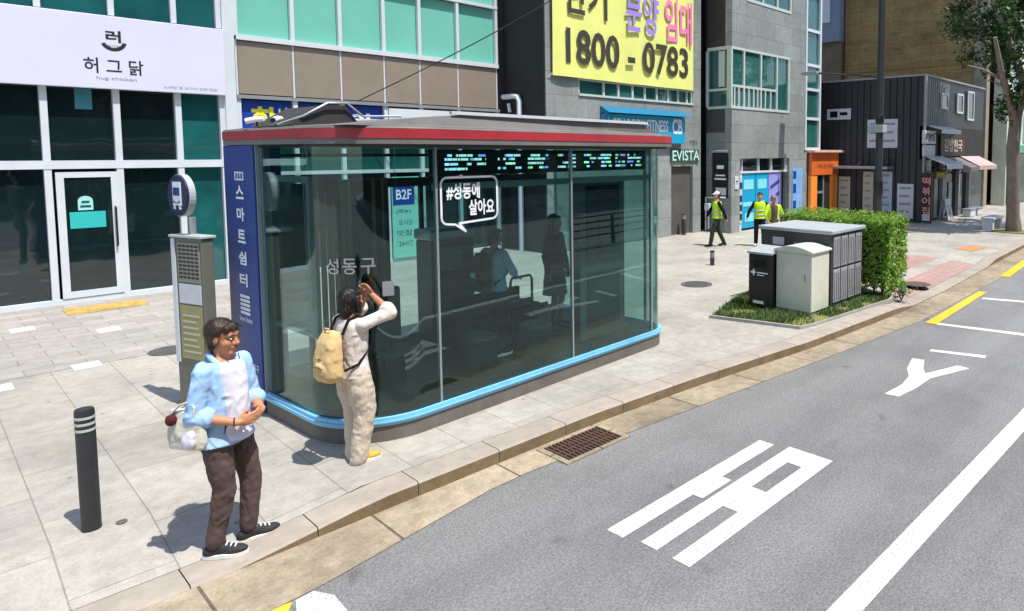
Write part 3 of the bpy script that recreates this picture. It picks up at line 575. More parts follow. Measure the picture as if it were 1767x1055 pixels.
# ------------------------------------------------------------------ black clad shop building
bE = thing('black_clad_building', 'two storey black clad shop building with its sunlit street side coloured paler grey', 'building', (26, 9.7, 0))
EX, EY = 25.9, 9.7
g = MB()
y = EY
prof = []
while y < 14.3:
    prof += [(EX, y), (EX, y+.2), (EX+.045, y+.225), (EX+.045, y+.255)]; y += .28
pts = prof+[(EX+.2, 14.3), (EX+.2, EY)]
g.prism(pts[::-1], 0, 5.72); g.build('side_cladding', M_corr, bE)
g = MB(); g.box(EX+.21, 33.5, EY+.15, 14.3, 0, 5.7); g.build('core_wall', M_dark, bE)
g = MB(); g.box(EX-.02, 33.5, EY-.05, 14.3, 5.73, 5.8); g.build('roof_trim', M_cabl, bE)
g = MB(); x = EX+.02; pr = []
while x < 28.6: pr += [(x, EY), (x+.17, EY), (x+.19, EY+.04), (x+.21, EY+.04)]; x += .24
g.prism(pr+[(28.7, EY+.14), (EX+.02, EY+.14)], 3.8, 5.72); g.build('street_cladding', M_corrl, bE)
g = MB(); g.box(EX-.04, EX+.1, EY-.07, EY-.005, 0, 5.72); g.build('corner_post', M_cabl, bE)
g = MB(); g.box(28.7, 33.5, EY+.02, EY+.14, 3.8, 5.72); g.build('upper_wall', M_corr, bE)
for x0, x1, z0, z1 in ((27.7, 28.5, 4.55, 5.2), (29.6, 30.4, 4.45, 5.3), (31.0, 31.9, 4.2, 5.5)):
    q = MB(); q.box(x0, x1, EY-.06, EY-.002, z0, z0+.08); q.box(x0, x1, EY-.06, EY-.002, z1-.08, z1); q.box(x0, x0+.08, EY-.06, EY-.002, z0+.08, z1-.08); q.box(x1-.08, x1, EY-.06, EY-.002, z0+.08, z1-.08)
    wf = q.build('upper_window', M_poster, bE); q = MB(); q.box(x0+.08, x1-.08, EY-.03, EY-.004, z0+.08, z1-.08); q.build('pane', M_dglass, wf)
q = MB(); q.box(EX-.05, EX-.002, 12.75, 13.85, 4.15, 4.6, .01); wf = q.build('side_window', M_poster, bE)
for y0, y1 in ((13.35, 13.7), (12.9, 13.25)):
    q = MB(); q.box(EX-.056, EX-.05, y0, y1, 4.24 if y0 > 13.3 else 4.32, 4.5 if y0 > 13.3 else 4.45); q.build('pane', M_dglass, wf)
g = MB(); g.box(26.35, 33.5, EY+.02, EY+.14, 0, 2.5); g.build('shop_glazing', M_dglass, bE)
g = MB(); g.box(EX, 33.5, EY, EY+.14, 2.5, 3.79); g.build('fascia_wall', mat('dark_fascia', '#2a2320', .7, .2, 2), bE)
for x in (26.35, 27.9, 29.9, 31.3): 
    g = MB(); g.box(x-.08, x+.08, EY-.14, EY+.01, 0, 2.45); g.build('pier', M_pale if x < 27 else M_cabl, bE)
mgd = mat('grey_door', '#8f9a98', .5, .1)
for bxx in ((27.2, 27.6, EY-.02, EY+.018, .1, 2.0), (28.9, 29.3, EY-.02, EY+.018, .5, 1.5)):
    g = MB(); g.box(*bxx); g.build('door_leaf', mgd, bE)
t = thing('side_canopy', 'thin flat metal canopy across the black side wall', 'canopy', (25.6, 12.2, 2.1))
q = MB(); q.box(25.2, EX-.004, 10.85, 13.5, 2.1, 2.2, .01); q.build('deck', M_alu, t); q = MB()
for y in (11.0, 12.2, 13.3): q.tube([(25.3, y, 2.2), (EX, y, 2.5)], .02, 6)
q.build('stay', M_dark, t)
def poster(lb, y0, y1, z0, z1, rows, x=EX-.05, m=None):
    t = thing('wall_poster', lb, 'poster', (x, (y0+y1)/2, z0), 'posters on the black wall')
    q = MB(); q.box(x, EX-.003, y0, y1, z0, z1, .004); q.build('board', m or M_poster, t)
    q = MB()
    for i in range(rows):
        z = z1-(i+.7)*(z1-z0)/(rows+.4); q.box(x-.006, x-.001, y0+.1+.07*(i % 2), y1-.1, z, z+.09)
    q.build('print', M_inkg, t)
poster('white glazed poster board high on the black wall behind the lamp post', 10.72, 12.0, 2.95, 4.1, 3)
poster('narrow grey poster left of the lamp post', 11.7, 12.15, .3, 1.98, 5, m=M_notice)
poster('pale blue poster right of the lamp post', 10.9, 11.4, .4, 2.0, 5, m=mat('pale_blue_poster', '#aab9c8', .6, .1, 4))
poster('white poster at the street corner of the black wall', 10.02, 10.68, .15, 1.52, 4)
poster('pale poster inside the doorway beside the orange shopfront', 12.72, 13.25, .1, 1.75, 5, m=M_notice)
t = thing('projecting_sign', 'dark red vertical sign with pale squares at the corner of the black building', 'sign', (25.95, 9.5, 0))
q = MB(); q.box(25.7, 25.84, 9.25, 9.66, .05, 1.98, .01); q.build('case', mat('maroon_case', '#3a1518', .6, .1), t)
for i, ch in enumerate(['떡', '볶', '이', '집']):
    q = MB(); q.text(ch, (25.7, 9.62, 1.5-.38*i), (0, -1, 0), (0, 0, 1), .32, .3, .006, .02); q.build('lettering', mat('pink_letter', '#d79a90', .6, .1), t)
q = MB(); q.box(25.694, 25.699, 9.3, 9.6, .12, .36); q.build('white_label', M_poster, t)
def sgn(lb, x0, x1, z0, z1, txt, m, mt, y=EY-.1, cat='sign'):
    t = thing('shop_sign', lb, cat, ((x0+x1)/2, y, z0)); q = MB(); q.box(x0, x1, y, EY-.003, z0, z1, .01); q.build('panel', m, t)
    if txt: q = MB(); q.text(txt, (x0+.12*(x1-x0), y, z0+.2*(z1-z0)), (1, 0, 0), (0, 0, 1), .76*(x1-x0), .6*(z1-z0), .008, .02); q.build('lettering', mt, t)
sgn('white shop sign with dark Korean letters at the corner of the black building', 25.75, 27.0, 3.1, 3.62, '미용실', M_poster, M_ink)
sgn('dark brown shop sign with pale Korean letters above the shops', 27.6, 30.6, 2.62, 3.5, '김밥천국', mat('brown_sign', '#33261f', .6, .1), mat('cream_letter', '#c9b4a4', .6, .05))
sgn('yellow shop sign under the first awning', 26.9, 28.0, 1.72, 2.0, '라면', mat('ochre_sign', '#6e5a22', .6, .1), M_yel, EY-.17)
def awning(lb, x0, x1, z0, z1, out, m):
    t = thing('awning', lb, 'awning', ((x0+x1)/2, EY-.1, z0)); q = MB(); q.extr([(x0, EY-.11, z1), (x0, EY-.11, z1-.04), (x0, EY-out, z0-.04), (x0, EY-out, z0)], (x1-x0, 0, 0)); q.build('cover', m, t)
    q = MB(); q.box(x0, x1, EY-out-.02, EY-out-.004, z0-.18, z0); q.build('valance', m, t)
    for xa in (x0+.05, x1-.05): q = MB(); q.tube([(xa, EY-.12, z0-.3), (xa, EY-out+.02, z0-.06)], .02, 6); q.build('arm', M_dark, t)
awning('white awning lowest over the corner shop', 26.0, 27.8, 2.3, 2.62, .9, M_poster)
awning('grey awning over the dark doorway', 27.85, 29.9, 2.15, 2.55, .9, mat('grey_awning', '#6b6468', .8, .1))
awning('pinkish awning over the last shop of the black building', 30.0, 32.6, 2.2, 2.6, .9, mat('pink_awning', '#b59a96', .8, .1))
awning('small white canopy above the corner shop sign', 26.2, 28.4, 3.68, 3.82, .6, M_poster)
sgn('blank white board under the corner shop sign', 25.8, 26.95, 2.62, 3.05, '', M_poster, M_ink)

# ------------------------------------------------------------------ tall buildings behind
bF = thing('brown_brick_tower', 'tall brown brick building behind the black shop with a pale edge pier', 'building', (38, 14, 0))
g = MB(); g.box(36, 60, 10.95, 18.2, 0, 22); g.build('wall', M_brick, bF)
g = MB(); g.box(35.95, 36.5, 10.3, 10.94, 0, 22); g.build('edge_pier', M_beige, bF)
g = MB(); g.box(35.93, 35.99, 11.0, 18.2, 7.35, 7.5); g.build('band_course', mat('tan_band', '#8a6f43', .8, .1), bF)
bG = thing('blue_grey_block', 'blue grey panelled block glimpsed behind the corner office block', 'building', (37, 20, 0))
g = MB(); g.box(35.5, 45, 18.3, 24, 9.2, 22); g.build('upper_wall', M_bluegrey, bG); g = MB(); g.box(35.7, 45, 18.3, 24, 0, 9.19); g.build('lower_wall', mat('brown_lower_wall', '#6b5e4c', .8, .2, 2), bG)
g = MB(); g.box(35.44, 35.49, 18.9, 19.5, 10.3, 12.0); g.build('window', M_frame, bG)
bH = thing('pale_green_building', 'pale green rendered building at the far right behind the street tree', 'building', (45, 10, 0))
HY = 9.6
g = MB(); g.box(37.2, 70, HY, HY+9 if False else 10.28, 0, 20); g.build('wall', M_pale, bH)
for i in range(9):
    for z in (3.4, 6.2, 9.0, 11.8):
        x = 38.2+i*2.2; q = MB(); q.box(x, x+1.3, HY-.08, HY-.003, z, z+1.5); wf = q.build('window', M_frame, bH)
        q = MB(); q.box(x+.1, x+1.2, HY-.1, HY-.081, z+.1, z+1.4); q.build('pane', M_tealw, wf)
g = MB(); g.box(37.2, 60, HY-.3, HY-.003, 2.75, 3.15); g.build('shop_fascia', mat('green_fascia', '#5f9a78', .6, .2, 1), bH)
g = MB(); g.box(37.4, 60, HY-.1, HY-.003, .1, 2.7); g.build('shop_glazing', mat('dark_green_glazing', (.012, .04, .03), .15, .4, .8), bH)

# ------------------------------------------------------------------ the far side of the road, seen mirrored in the glass
def opp(name, lb, x0, x1, h, m):
    t = thing(name, lb, 'building', ((x0+x1)/2, -20, 0)); g = MB(); g.box(x0, x1, -34, -20, 0, h); g.build('wall', m, t)
    q = MB(); z = 1.2
    while z < h-2:
        x = x0+1
        while x < x1-2: q.box(x, x+1.6, -20, -19.94, z, z+1.5); x += 2.6
        z += 3.1
    q.build('window', M_dglass, t)
    q = MB(); q.box(x0+.5, x1-.5, -20, -19.8, 3.2, 3.9); q.build('sign_band', M_cabd, t)
opp('dark_office_block', 'dark grey office block on the far side of the road', -25, 3, 22, M_facade1)
opp('brown_office_block', 'brown office block on the far side of the road', 3.5, 24, 25, M_facade2)
opp('grey_office_block', 'tall grey office block on the far side of the road', 24.5, 52, 24, M_facade1)
t = thing('median_railing', 'dark metal railing along the middle of the road mirrored in the shelter glass', 'railing', (20, -1.7, -.13))
for x in [13.8+2*i for i in range(14)]:
    q = MB(); q.box(x-.04, x+.04, -1.74, -1.66, -.13, .8, .006); q.build('post', M_black, t)
q = MB()
for z in (.2, .42, .62, .8): q.box(13.8, 40, -1.72, -1.68, z-.022, z+.022)
q.build('rail', M_black, t)
# ------------------------------------------------------------------ the bus shelter
A = R(3.6)
MS = Matrix.Translation((2.5, 6.07, 0)) @ Matrix.Rotation(A, 4, 'Z')
sh = thing('bus_shelter', 'glass bus shelter with curved corners, red banded roof and pale blue trim', 'bus shelter', (4.8, 7.1, 0))
UL, UR, VB = .03, 4.72, 2.42; RL, RR = .72, .42
def SB(): return MB(MS)
front = [(UL, VB), (UL, 1.7), (UL, RL+.03)] + arc(UL+RL, RL, RL, 180, 270, 16) + [(UL+RL+.03, 0), (.95, 0), (2.78, 0), (UR-RR-.03, 0)] + arc(UR-RR, RR, RR, 270, 360, 12) + [(UR, RR+.03), (UR, VB)]
def offp(path, d):
    n = len(path); out = []
    for i in range(n):
        a = Vector(path[i-1]); b = Vector(path[i]); c = Vector(path[(i+1) % n]); t1 = (b-a).normalized(); t2 = (c-b).normalized()
        n1 = Vector((t1.y, -t1.x)); n2 = Vector((t2.y, -t2.x)); m = (n1+n2); m = m/max(.3, m.dot(n1)); out.append(tuple(b+m*d))
    return out
g = SB(); g.prism(offp(front, .02), -.0, .155); g.build('plinth', M_plinth, sh)
g = SB(); g.prism(offp(front, -.03), .157, .17); g.build('floor', M_floor, sh)
g = SB(); g.sheet(front+[front[0]], .156, .235, -.035); g.sheet([(p[0], p[1]) for p in offp(front, .037)], .187, .2, -.012); g.build('base_trim', M_lblue, sh)
seg = lambda a, b: front[a:b+1]
iL = 1; i95 = front.index((.95, 0)); i278 = front.index((2.78, 0)); iend = len(front)-1
for a, b in ((iL, i95), (i95, i278), (i278, iend)):
    pth = [tuple(p) for p in seg(a, b)]
    g = SB(); g.sheet(pth, .237, 2.83, .012); g.build('glass_pane', M_shglass, sh)
for (u, v) in ((UL+.015, 1.69), (.95, .02), (2.78, .02), (UR-.42, .02), (UR-.02, VB-.03), (UR-.02, .46)):
    g = SB(); g.box(u-.011, u+.011, v-.028, v+.013, .236, 2.83); g.build('mullion', M_alu, sh)
g = SB(); g.box(UL-.03, UL+.1, 1.705, 1.73, .236, 2.83); g.build('side_post', M_alu, sh)
# navy name panel
g = SB(); g.box(UL-.05, UL+.22, 1.735, 2.5, .02, 2.83, .01); pn = g.build('name_panel', M_panelb, sh)
q = SB()
for i, ch in enumerate('스마트쉼터'): q.text(ch, (UL-.05, 2.19, 2.26-.235*i), (0, -1, 0), (0, 0, 1), .2, .145, .004, .03)
q.box(UL-.056, UL-.051, 1.98, 2.2, 2.46, 2.55); q.text('Smart Shelter', (UL-.05, 2.24, .94), (0, -1, 0), (0, 0, 1), .34, .05, .004, .01)
q.text('성동구', (UL-.05, 2.0, .42), (0, -1, 0), (0, 0, 1), .2, .09, .004, .02); q.text('SEONGDONG', (UL-.05, 2.0, .37), (0, -1, 0), (0, 0, 1), .18, .03, .004); q.box(UL-.056, UL-.051, 2.05, 2.17, .42, .54)
for i in range(5): q.box(UL-.055, UL-.051, 1.96, 2.2, 1.02+.045*i, 1.048+.045*i)
q.build('lettering', M_whitet, pn)
q = SB()
for i in range(3): q.box(UL-.06, UL-.0565, 2.0+.065*i, 2.035+.065*i, 2.475, 2.535)
q.build('icon_print', M_blue, pn)
# roof
def rr(u0, u1, v0, v1, rl, r2): return arc(u0+rl, v0+rl, rl, 180, 270, 10)+arc(u1-r2, v0+r2, r2, 270, 360, 8)+arc(u1-.15, v1-.15, .15, 0, 90, 4)+arc(u0+.15, v1-.15, .15, 90, 180, 4)
ro = rr(UL-.06, UR+.12, -.2, VB+.16, .9, .5)
def band(z0, z1, d0, d1, nm, m, cap=False):
    g = SB(); a = offp(ro, d0); b = offp(ro, d1); n = len(ro)
    lo = [g._v((x, y, z0)) for x, y in a]; hi = [g._v((x, y, z1)) for x, y in b]
    for i in range(n): g._f([lo[i], lo[(i+1) % n], hi[(i+1) % n], hi[i]], True)
    if cap: g._f(hi)
    else: 
        c = [g._v((x, y, z1)) for x, y in offp(ro, d1-.05)]
        for i in range(n): g._f([hi[i], hi[(i+1) % n], c[(i+1) % n], c[i]])
    g._f(lo[::-1]); return g.build(nm, m, sh)
roof = band(2.832, 2.882, 0, .0, 'lower_fascia', M_roofg)
band(2.884, 2.975, .006, .006, 'red_band', M_redband)
band(2.977, 2.995, .0, -.01, 'upper_fascia', M_roofg)
band(2.997, 3.02, -.012, -.2, 'roof_slope', M_roofg, True)
g = SB(); g.prism(offp(ro, -.06), 2.805, 2.83); g.build('ceiling', M_ceil, sh)
g = SB(); a = offp(ro, -.62)
g = SB(); g.extr([(.1, .02, 3.0), (1.3, .1, 3.14), (4.25, .1, 3.14), (4.7, .1, 3.0)], (0, 2.25, 0)); g.build('roof_deck', M_roofg, sh)
g = SB(); g.box(1.2, 4.27, .07, .12, 3.142, 3.175); g.box(4.27, 4.32, .07, 2.35, 3.142, 3.175); g.box(1.2, 4.27, 2.3, 2.35, 3.142, 3.175); g.build('deck_edge', M_frame, sh)
g = SB(); g.extr([(.1, 1.2, 3.022), (.48, 1.2, 3.24), (.68, 1.2, 3.25), (.85, 1.2, 3.022)], (0, .9, 0)); g.build('roof_hatch', M_roofd, sh)
# interior fittings
g = SB(); g.box(.9, 4.5, VB-.05, VB, .236, .3); g.box(.9, 4.5, VB-.05, VB, 2.3, 2.42); g.box(2.24, 2.29, VB-.05, VB, .3, 2.3); g.box(3.0, 3.07, VB-.06, VB, .3, 2.3); g.box(UL+.2, 4.65, VB-.05, VB, 2.7, 2.74); g.build('back_frame', M_dark, sh)
g = SB(); g.box(2.3, 2.99, VB-.03, VB-.018, .3, 2.3); g.build('back_glass', M_shglass, sh)
g = SB(); g.box(3.42, 4.32, .52, .66, .18, 2.42, .01); cb = g.build('display_cabinet', mat('cabinet_grey', '#595f5f', .5, .1), sh)
g = SB(); g.box(3.55, 4.2, .505, .518, 1.3, 2.3); g.build('screen', M_screen, cb)
g = SB(); g.box(3.55, 4.2, .508, .518, .35, 1.1); g.build('lower_panel', M_cabd, cb)
g = SB(); g.box(.10, .13, .85, 1.6, 1.0, 2.45, .005); g.build('side_screen', M_screen, sh)
g = SB(); g.box(.09, .14, .8, 1.66, 2.46, 2.52); g.box(.09, .14, .8, 1.66, .95, .99); g.box(.09, .14, .8, .84, .99, 2.46); g.build('screen_frame', M_alu, sh)
# slatted wooden wall
for i in range(17):
    an = R(-90+(i-8)*4); u = .5+.9*i/16; v = 1.75-.25*math.sin(math.pi*i/16)
    g = MB(MS @ Matrix.Translation((u, v, 0)) @ Matrix.Rotation(an, 4, 'Z')); g.box(-.025, .025, -.028, .028, .18, 2.45); g.build('wood_slat', M_woodl if i in (5, 6, 11, 14) else M_wood, sh)
# led board
g = SB(); g.box(1.0, 4.3, .1, .2, 2.52, 2.78, .008); lb = g.build('led_board', M_black, sh)
rnd = random.Random(4)
for nm, m, r0, r1 in (('white_led_text', M_led, 0, .62), ('green_led_text', M_ledg, .62, .76), ('blue_led_text', M_ledb, .76, 1)):
    q = SB()
    for (ua, ub) in ((1.12, 1.62), (1.78, 2.1), (2.2, 2.5), (2.66, 2.95), (3.1, 3.6), (3.68, 4.2)):
        for z in (2.57, 2.62, 2.67, 2.71):
            u = ua
            while u < ub:
                w = rnd.choice([.02, .03, .05, .09]); pick = rnd.random()
                if rnd.random() < .82 and r0 <= pick < r1: q.box(u, min(ub, u+w), .094, .099, z, z+.024)
                u += w+.012
    q.build(nm, m, lb)
g = SB(); g.box(1.0, 4.4, .1, .16, 2.37, 2.44, .006); g.build('shelf_rail', M_alu, sh)
# white stickers on the glass
q = SB(); yv = -.006
def strip2(pts, w):
    for (a, b) in zip(pts, pts[1:]):
        a, b = Vector(a), Vector(b); t = (b-a).normalized(); nn = Vector((-t.y, t.x))*w/2; a -= t*w*.25; b += t*w*.25
        q.poly([(p.x, yv, p.y) for p in (a-nn, b-nn, b+nn, a+nn)])
cx0, cx1, cz0, cz1, cr = 1.0, 1.68, 2.03, 2.5, .07
out = [(x, z) for x, z in arc(cx0+cr, cz1-cr, cr, 180, 90, 5)]+arc(cx1-cr, cz1-cr, cr, 90, 0, 5)+arc(cx1-cr, cz0+cr+.02, cr, 0, -90, 5)+[(1.2, cz0), (1.28, cz0-.09), (1.16, cz0-.01)]+arc(cx0+cr, cz0+cr, cr, 270, 180, 5)
strip2(out+[out[0]], .022)
q.text('#성동에', (1.06, yv+.001, 2.275), (1, 0, 0), (0, 0, 1), .4, .17, .001, .03); q.text('살아요', (1.32, yv+.001, 2.1), (1, 0, 0), (0, 0, 1), .32, .165, .001, .03)
tag(q.build('glass_sticker', M_whitet, loc=MS @ Vector((1.3, -.006, 2.2))), 'white speech bubble sticker with Korean writing on the front glass', 'sticker')
def onarc(a0): return Matrix.Translation((UL+RL+(RL+.006)*math.cos(R(a0)), RL+(RL+.006)*math.sin(R(a0)), 0)) @ Matrix.Rotation(R(a0+90), 4, 'Z')
t = thing('district_sticker', 'grey Korean district name lettering on the curved corner glass', 'sticker', MS @ Vector((.2, .2, 1.5)))
for i, (ch, a0) in enumerate((('성', 207), ('동', 220), ('구', 233))):
    q = MB(MS @ onarc(a0)); q.text(ch, (-.065, 0, 1.62), (1, 0, 0), (0, 0, 1), .13, .15, .001, .01); q.build('lettering', M_alu, t)
q = MB(MS @ onarc(246)); q.box(-.05, .05, -.002, 0, 1.4, 1.54); q.build('small_notice', M_alu, t)
# fittings that stand in the shelter: stools, bench, kiosk
def stool(u, v):
    t = thing('stool', '', 'stool', MS @ Vector((u, v, .17)), 'round black stools in the shelter')
    c = MS @ Vector((u, v, .17)); q = MB(); q.lathe(c, [(.2, 0), (.2, .36), (.195, .37)], 28); q.build('body', M_stool, t)
    q = MB(); q.lathe(c, [(.2, .372), (.205, .385), (.205, .43), (.19, .45), (.0, .455)], 28); q.build('seat', mat('stool_seat', '#202324', .5, .1), t); return t
s1 = stool(1.86, .6); s1['label'] = 'round black stool left of the other inside the shelter'
s2 = stool(2.62, .5); s2['label'] = 'round black stool right of the other inside the shelter'
t = thing('bench', 'long dark bench against the back of the shelter', 'bench', MS @ Vector((2.9, 1.5, .17)))
q = SB(); q.box(2.3, 3.4, 1.35, 1.75, .17, .58, .01); q.build('base', M_dark, t); q = SB(); q.box(2.28, 3.42, 1.32, 1.77, .582, .64, .015); q.build('seat', M_stool, t)
q = SB(); q.box(2.3, 3.4, 1.74, 1.8, .6, .82, .01); q.build('backrest', M_dark, t)
t = thing('information_kiosk', 'dark chest high kiosk with a pale top behind the speech bubble sticker', 'kiosk', MS @ Vector((2.3, 2.0, .17)))
q = SB(); q.box(2.05, 2.68, 1.83, 2.2, .17, 1.6, .02); q.build('body', M_black, t); q = SB(); q.box(2.03, 2.7, 1.8, 2.22, 1.605, 1.75, .03); q.build('top', M_alu, t)
q = SB(); q.box(2.15, 2.5, 1.82, 1.829, 1.2, 1.45); q.build('panel', M_screen, t)
t = thing('grab_rail', 'black U shaped grab rail beside the kiosk in the shelter', 'rail', MS @ Vector((2.9, 1.1, .17)))
q = SB(); q.tube([(2.72, 1.1, .17), (2.72, 1.1, 1.05), (2.75, 1.1, 1.1), (3.05, 1.1, 1.1), (3.08, 1.1, 1.05), (3.08, 1.1, .17)], .018, 8); q.build('tube', M_black, t)
q = SB(); q.box(2.735, 3.065, 1.09, 1.11, .75, .8); q.build('cross_bar', M_black, t)
t = thing('waiting_chair', 'dark padded chair near the slatted wall in the shelter', 'chair', MS @ Vector((1.05, .75, .17)))
q = SB(); q.box(.85, 1.2, .75, 1.15, .5, .6, .04); q.build('seat', M_stool, t); q = SB(); q.box(.82, 1.2, 1.12, 1.2, .62, 1.25, .03); q.build('backrest', M_stool, t)
q = SB(); q.box(.95, 1.1, .88, 1.02, .17, .5, .01); q.build('pedestal', M_dark, t)
# camera and lamps on the roof
for (cu, cv, lb, sx) in ((.04, 1.75, 'white security camera nearest the navy panel on the shelter roof edge', -1), (.12, 1.45, 'white security camera beside the dark hatch on the shelter roof edge', 1)):
    t = thing('security_camera', lb, 'camera', MS @ Vector((cu, cv, 3.02)), 'roof security cameras')
    q = SB(); q.tube([(cu, cv, 3.02), (cu, cv, 3.08)], .012, 8); q.build('bracket', M_dark, t)
    q = SB(); q.tube([(cu+.05, cv+.05*sx, 3.1), (cu, cv, 3.095), (cu-.07, cv-.07*sx, 3.075)], [.024, .03, .03], 12); q.build('housing', M_whitet, t); q = SB(); q.tube([(cu-.071, cv-.071*sx, 3.0745), (cu-.08, cv-.08*sx, 3.072)], .024, 12); q.build('lens', M_black, t)
t = thing('roof_cable', 'pale cable looping over the dark hatch on the shelter roof', 'cable', MS @ Vector((.6, .85, 3.2)))
q = SB(); q.tube([(.05, 1.3, 3.03), (.25, 1.18, 3.12), (.48, 1.16, 3.26), (.68, 1.16, 3.27), (.85, 1.16, 3.14), (1.2, 1.0, 3.15)], .012, 6); q.build('sheath', M_alu, t)

# ------------------------------------------------------------------ bus stop sign
NB = Vector((-.95, -.3, 0)).normalized(); RB = Vector((.3, -.95, 0)).normalized()
def frameM(org, right, out): # local x=right, y=-out (into the board), z=up
    m = Matrix.Identity(4); m.col[0][:3] = right; m.col[1][:3] = -out; m.col[2][:3] = (0, 0, 1); m.col[3][:3] = org; return m
FB = frameM(Vector((1.87, 8.77, 0)), RB, NB)
t = thing('bus_stop_board', 'grey bus stop board with faded route notices beside the navy shelter panel', 'notice board', (1.95, 8.55, 0))
q = MB(FB); q.box(0, .5, .0, .12, .02, 1.85, .012); q.build('case', M_board, t)
q = MB(FB); q.box(.0, .06, -.012, -.001, .5, 1.84); q.build('edge_strip', M_frame, t)
q = MB(FB); q.box(-.02, .52, -.02, .14, 1.852, 1.88, .006); q.build('cap', M_glow, t)
q = MB(FB); q.box(.1, .46, -.008, -.001, 1.38, 1.8); nb = q.build('route_notice', mat('route_sheet', '#8c887a', .5, .1), t)
q = MB(FB)
for i in range(9):
    for j in range(5): q.box(.12+.068*j, .12+.068*j+.05, -.011, -.009, 1.42+.042*i, 1.442+.042*i)
q.build('route_print', M_ink, nb)
q = MB(FB); q.box(.1, .46, -.008, -.001, 1.15, 1.36); q.build('timetable', M_poster, t); q = MB(FB); q.box(.1, .46, -.008, -.001, .55, 1.13); nb = q.build('yellowed_notice', M_noticey, t)
q = MB(FB); 
for i in range(7): q.box(.14, .42-.03*(i % 3), -.011, -.009, .62+.065*i, .64+.065*i)
q.build('notice_print', M_notice, nb)
t = thing('bus_stop_sign', 'round navy bus sign with a white bus pictogram above the notice board', 'sign', (2.02, 8.6, 1.88))
cS = Vector((1.98, 8.62, 2.3)); NS = Vector((-.983, -.182, 0)).normalized(); FS = frameM(cS, Vector((.182, -.983, 0)).normalized(), NS)
q = MB(); q.tube([(cS.x+.05, cS.y+.01, 1.88), (cS.x+.05, cS.y+.01, 2.06)], .035, 10); q.build('post', M_alu, t)
def disc(q, r, y0, y1, n=36):
    q.extr([(r*math.cos(2*math.pi*k/n), y0, r*math.sin(2*math.pi*k/n)) for k in range(n)], (0, y1-y0, 0))
q = MB(FS); disc(q, .225, -.06, .0); q.build('rim', M_glow, t); q = MB(FS); disc(q, .214, -.075, -.061); q.build('face', mat('navy_sign_face', '#1d2550', .4, .05), t)
q = MB(FS)
bx = lambda x0, x1, z0, z1, y=-.083: q.box(x0*.85, x1*.85, y, y+.007, z0*.85, z1*.85)
bx(-.1, .1, -.12, .17); bx(-.085, -.045, -.17, -.121); bx(.045, .085, -.17, -.121); ic = q.build('bus_pictogram', M_whitet, t)
q = MB(FS); bx(-.075, .075, .0, .1, -.088); bx(-.08, -.05, -.09, -.065, -.088); bx(.05, .08, -.09, -.065, -.088); bx(-.04, .04, -.095, -.085, -.088); q.build('pictogram_window', M_panelb, t)

# ------------------------------------------------------------------ bollards
def bollard(x, y, r, h, lb):
    t = thing('bollard', lb, 'bollard', (x, y, 0), 'dark pavement bollards'); q = MB(); q.lathe((x, y, 0), [(r*1.02, .005), (r, .02), (r, h-.02), (r*.93, h), (r*.6, h+.004)], 28); q.build('post', M_dark, t)
    for i in range(3):
        q = MB(); z = h-.06-.045*i; q.lathe((x, y, 0), [(r+.001, z-.009), (r+.003, z-.008), (r+.003, z+.008), (r+.001, z+.009)], 28); q.build('reflective_band', M_refl, t)
    return t
bollard(.79, 6.36, .058, .9, 'black bollard with three pale bands in the left foreground')
bollard(17.02, 14.4, .075, .7, 'far black bollard in front of the grey building entrance')
bollard(12.81, 9.92, .055, .36, 'short black bollard in front of the walking worker')
q = MB(); q.lathe((.95, 6.3, 0), [(.035, .001), (.035, .006), (.02, .008)], 16); tag(q.build('pavement_stud', M_iron, loc=(.95, 6.3, 0)), 'small dark stud in the pavement beside the near bollard', 'stud')

# manholes and the gully grate
def manhole(x, y, r, lb, m):
    t = thing('manhole_cover', lb, 'manhole', (x, y, 0)); q = MB(); q.lathe((x, y, 0), [(r, .004), (r, .012), (r*.93, .013), (r*.9, .009)], 40); q.build('rim', M_iron, t)
    q = MB(); q.lathe((x, y, 0), [(r*.89, .004), (r*.88, .012), (.0, .013)], 40)
    for k in range(-4, 5):
        for j in range(-4, 5):
            px, py = k*r*.19, j*r*.19
            if math.hypot(px, py) < r*.8: q.box(x+px-.02, x+px+.02, y+py-.02, y+py+.02, .0135, .018)
    q.build('lid', m, t)
manhole(10.71, 8.71, .33, 'round grey manhole cover in the pale paving right of the shelter', M_iron)
manhole(13.7, 5.19, .28, 'round brownish manhole cover in the pink driveway', mat('brown_iron', '#6d5c52', .7, .2, 14))
manhole(2.35, 11.35, .26, 'round dark manhole cover behind the bus stop board', M_iron)
t = thing('drain_grate', 'rusty rectangular drain grate set in the gutter', 'grate', (4.3, 4.92, -.12))
gx0, gx1, gy0, gy1 = 3.92, 4.62, 4.72, 5.1
q = MB(); q.box(gx0-.06, gx1+.06, gy0-.05, gy0, -.135, -.116); q.box(gx0-.06, gx1+.06, gy1, gy1+.04, -.135, -.116); q.box(gx0-.06, gx0, gy0, gy1, -.135, -.116); q.box(gx1, gx1+.06, gy0, gy1, -.135, -.116); q.build('frame', M_gutter, t)
q = MB(); q.box(gx0, gx1, gy0, gy1, -.134, -.122); q.build('pit', mat('dark_pit', '#15110e', .9, .3), t)
q = MB()
for k in range(15): q.box(gx0+.01+k*.047, gx0+.035+k*.047, gy0, gy1, -.121, -.112)
for y in (gy0+.1, gy0+.19, gy0+.28): q.box(gx0, gx1, y-.01, y+.01, -.12, -.114)
q.build('bars', M_rust, t)
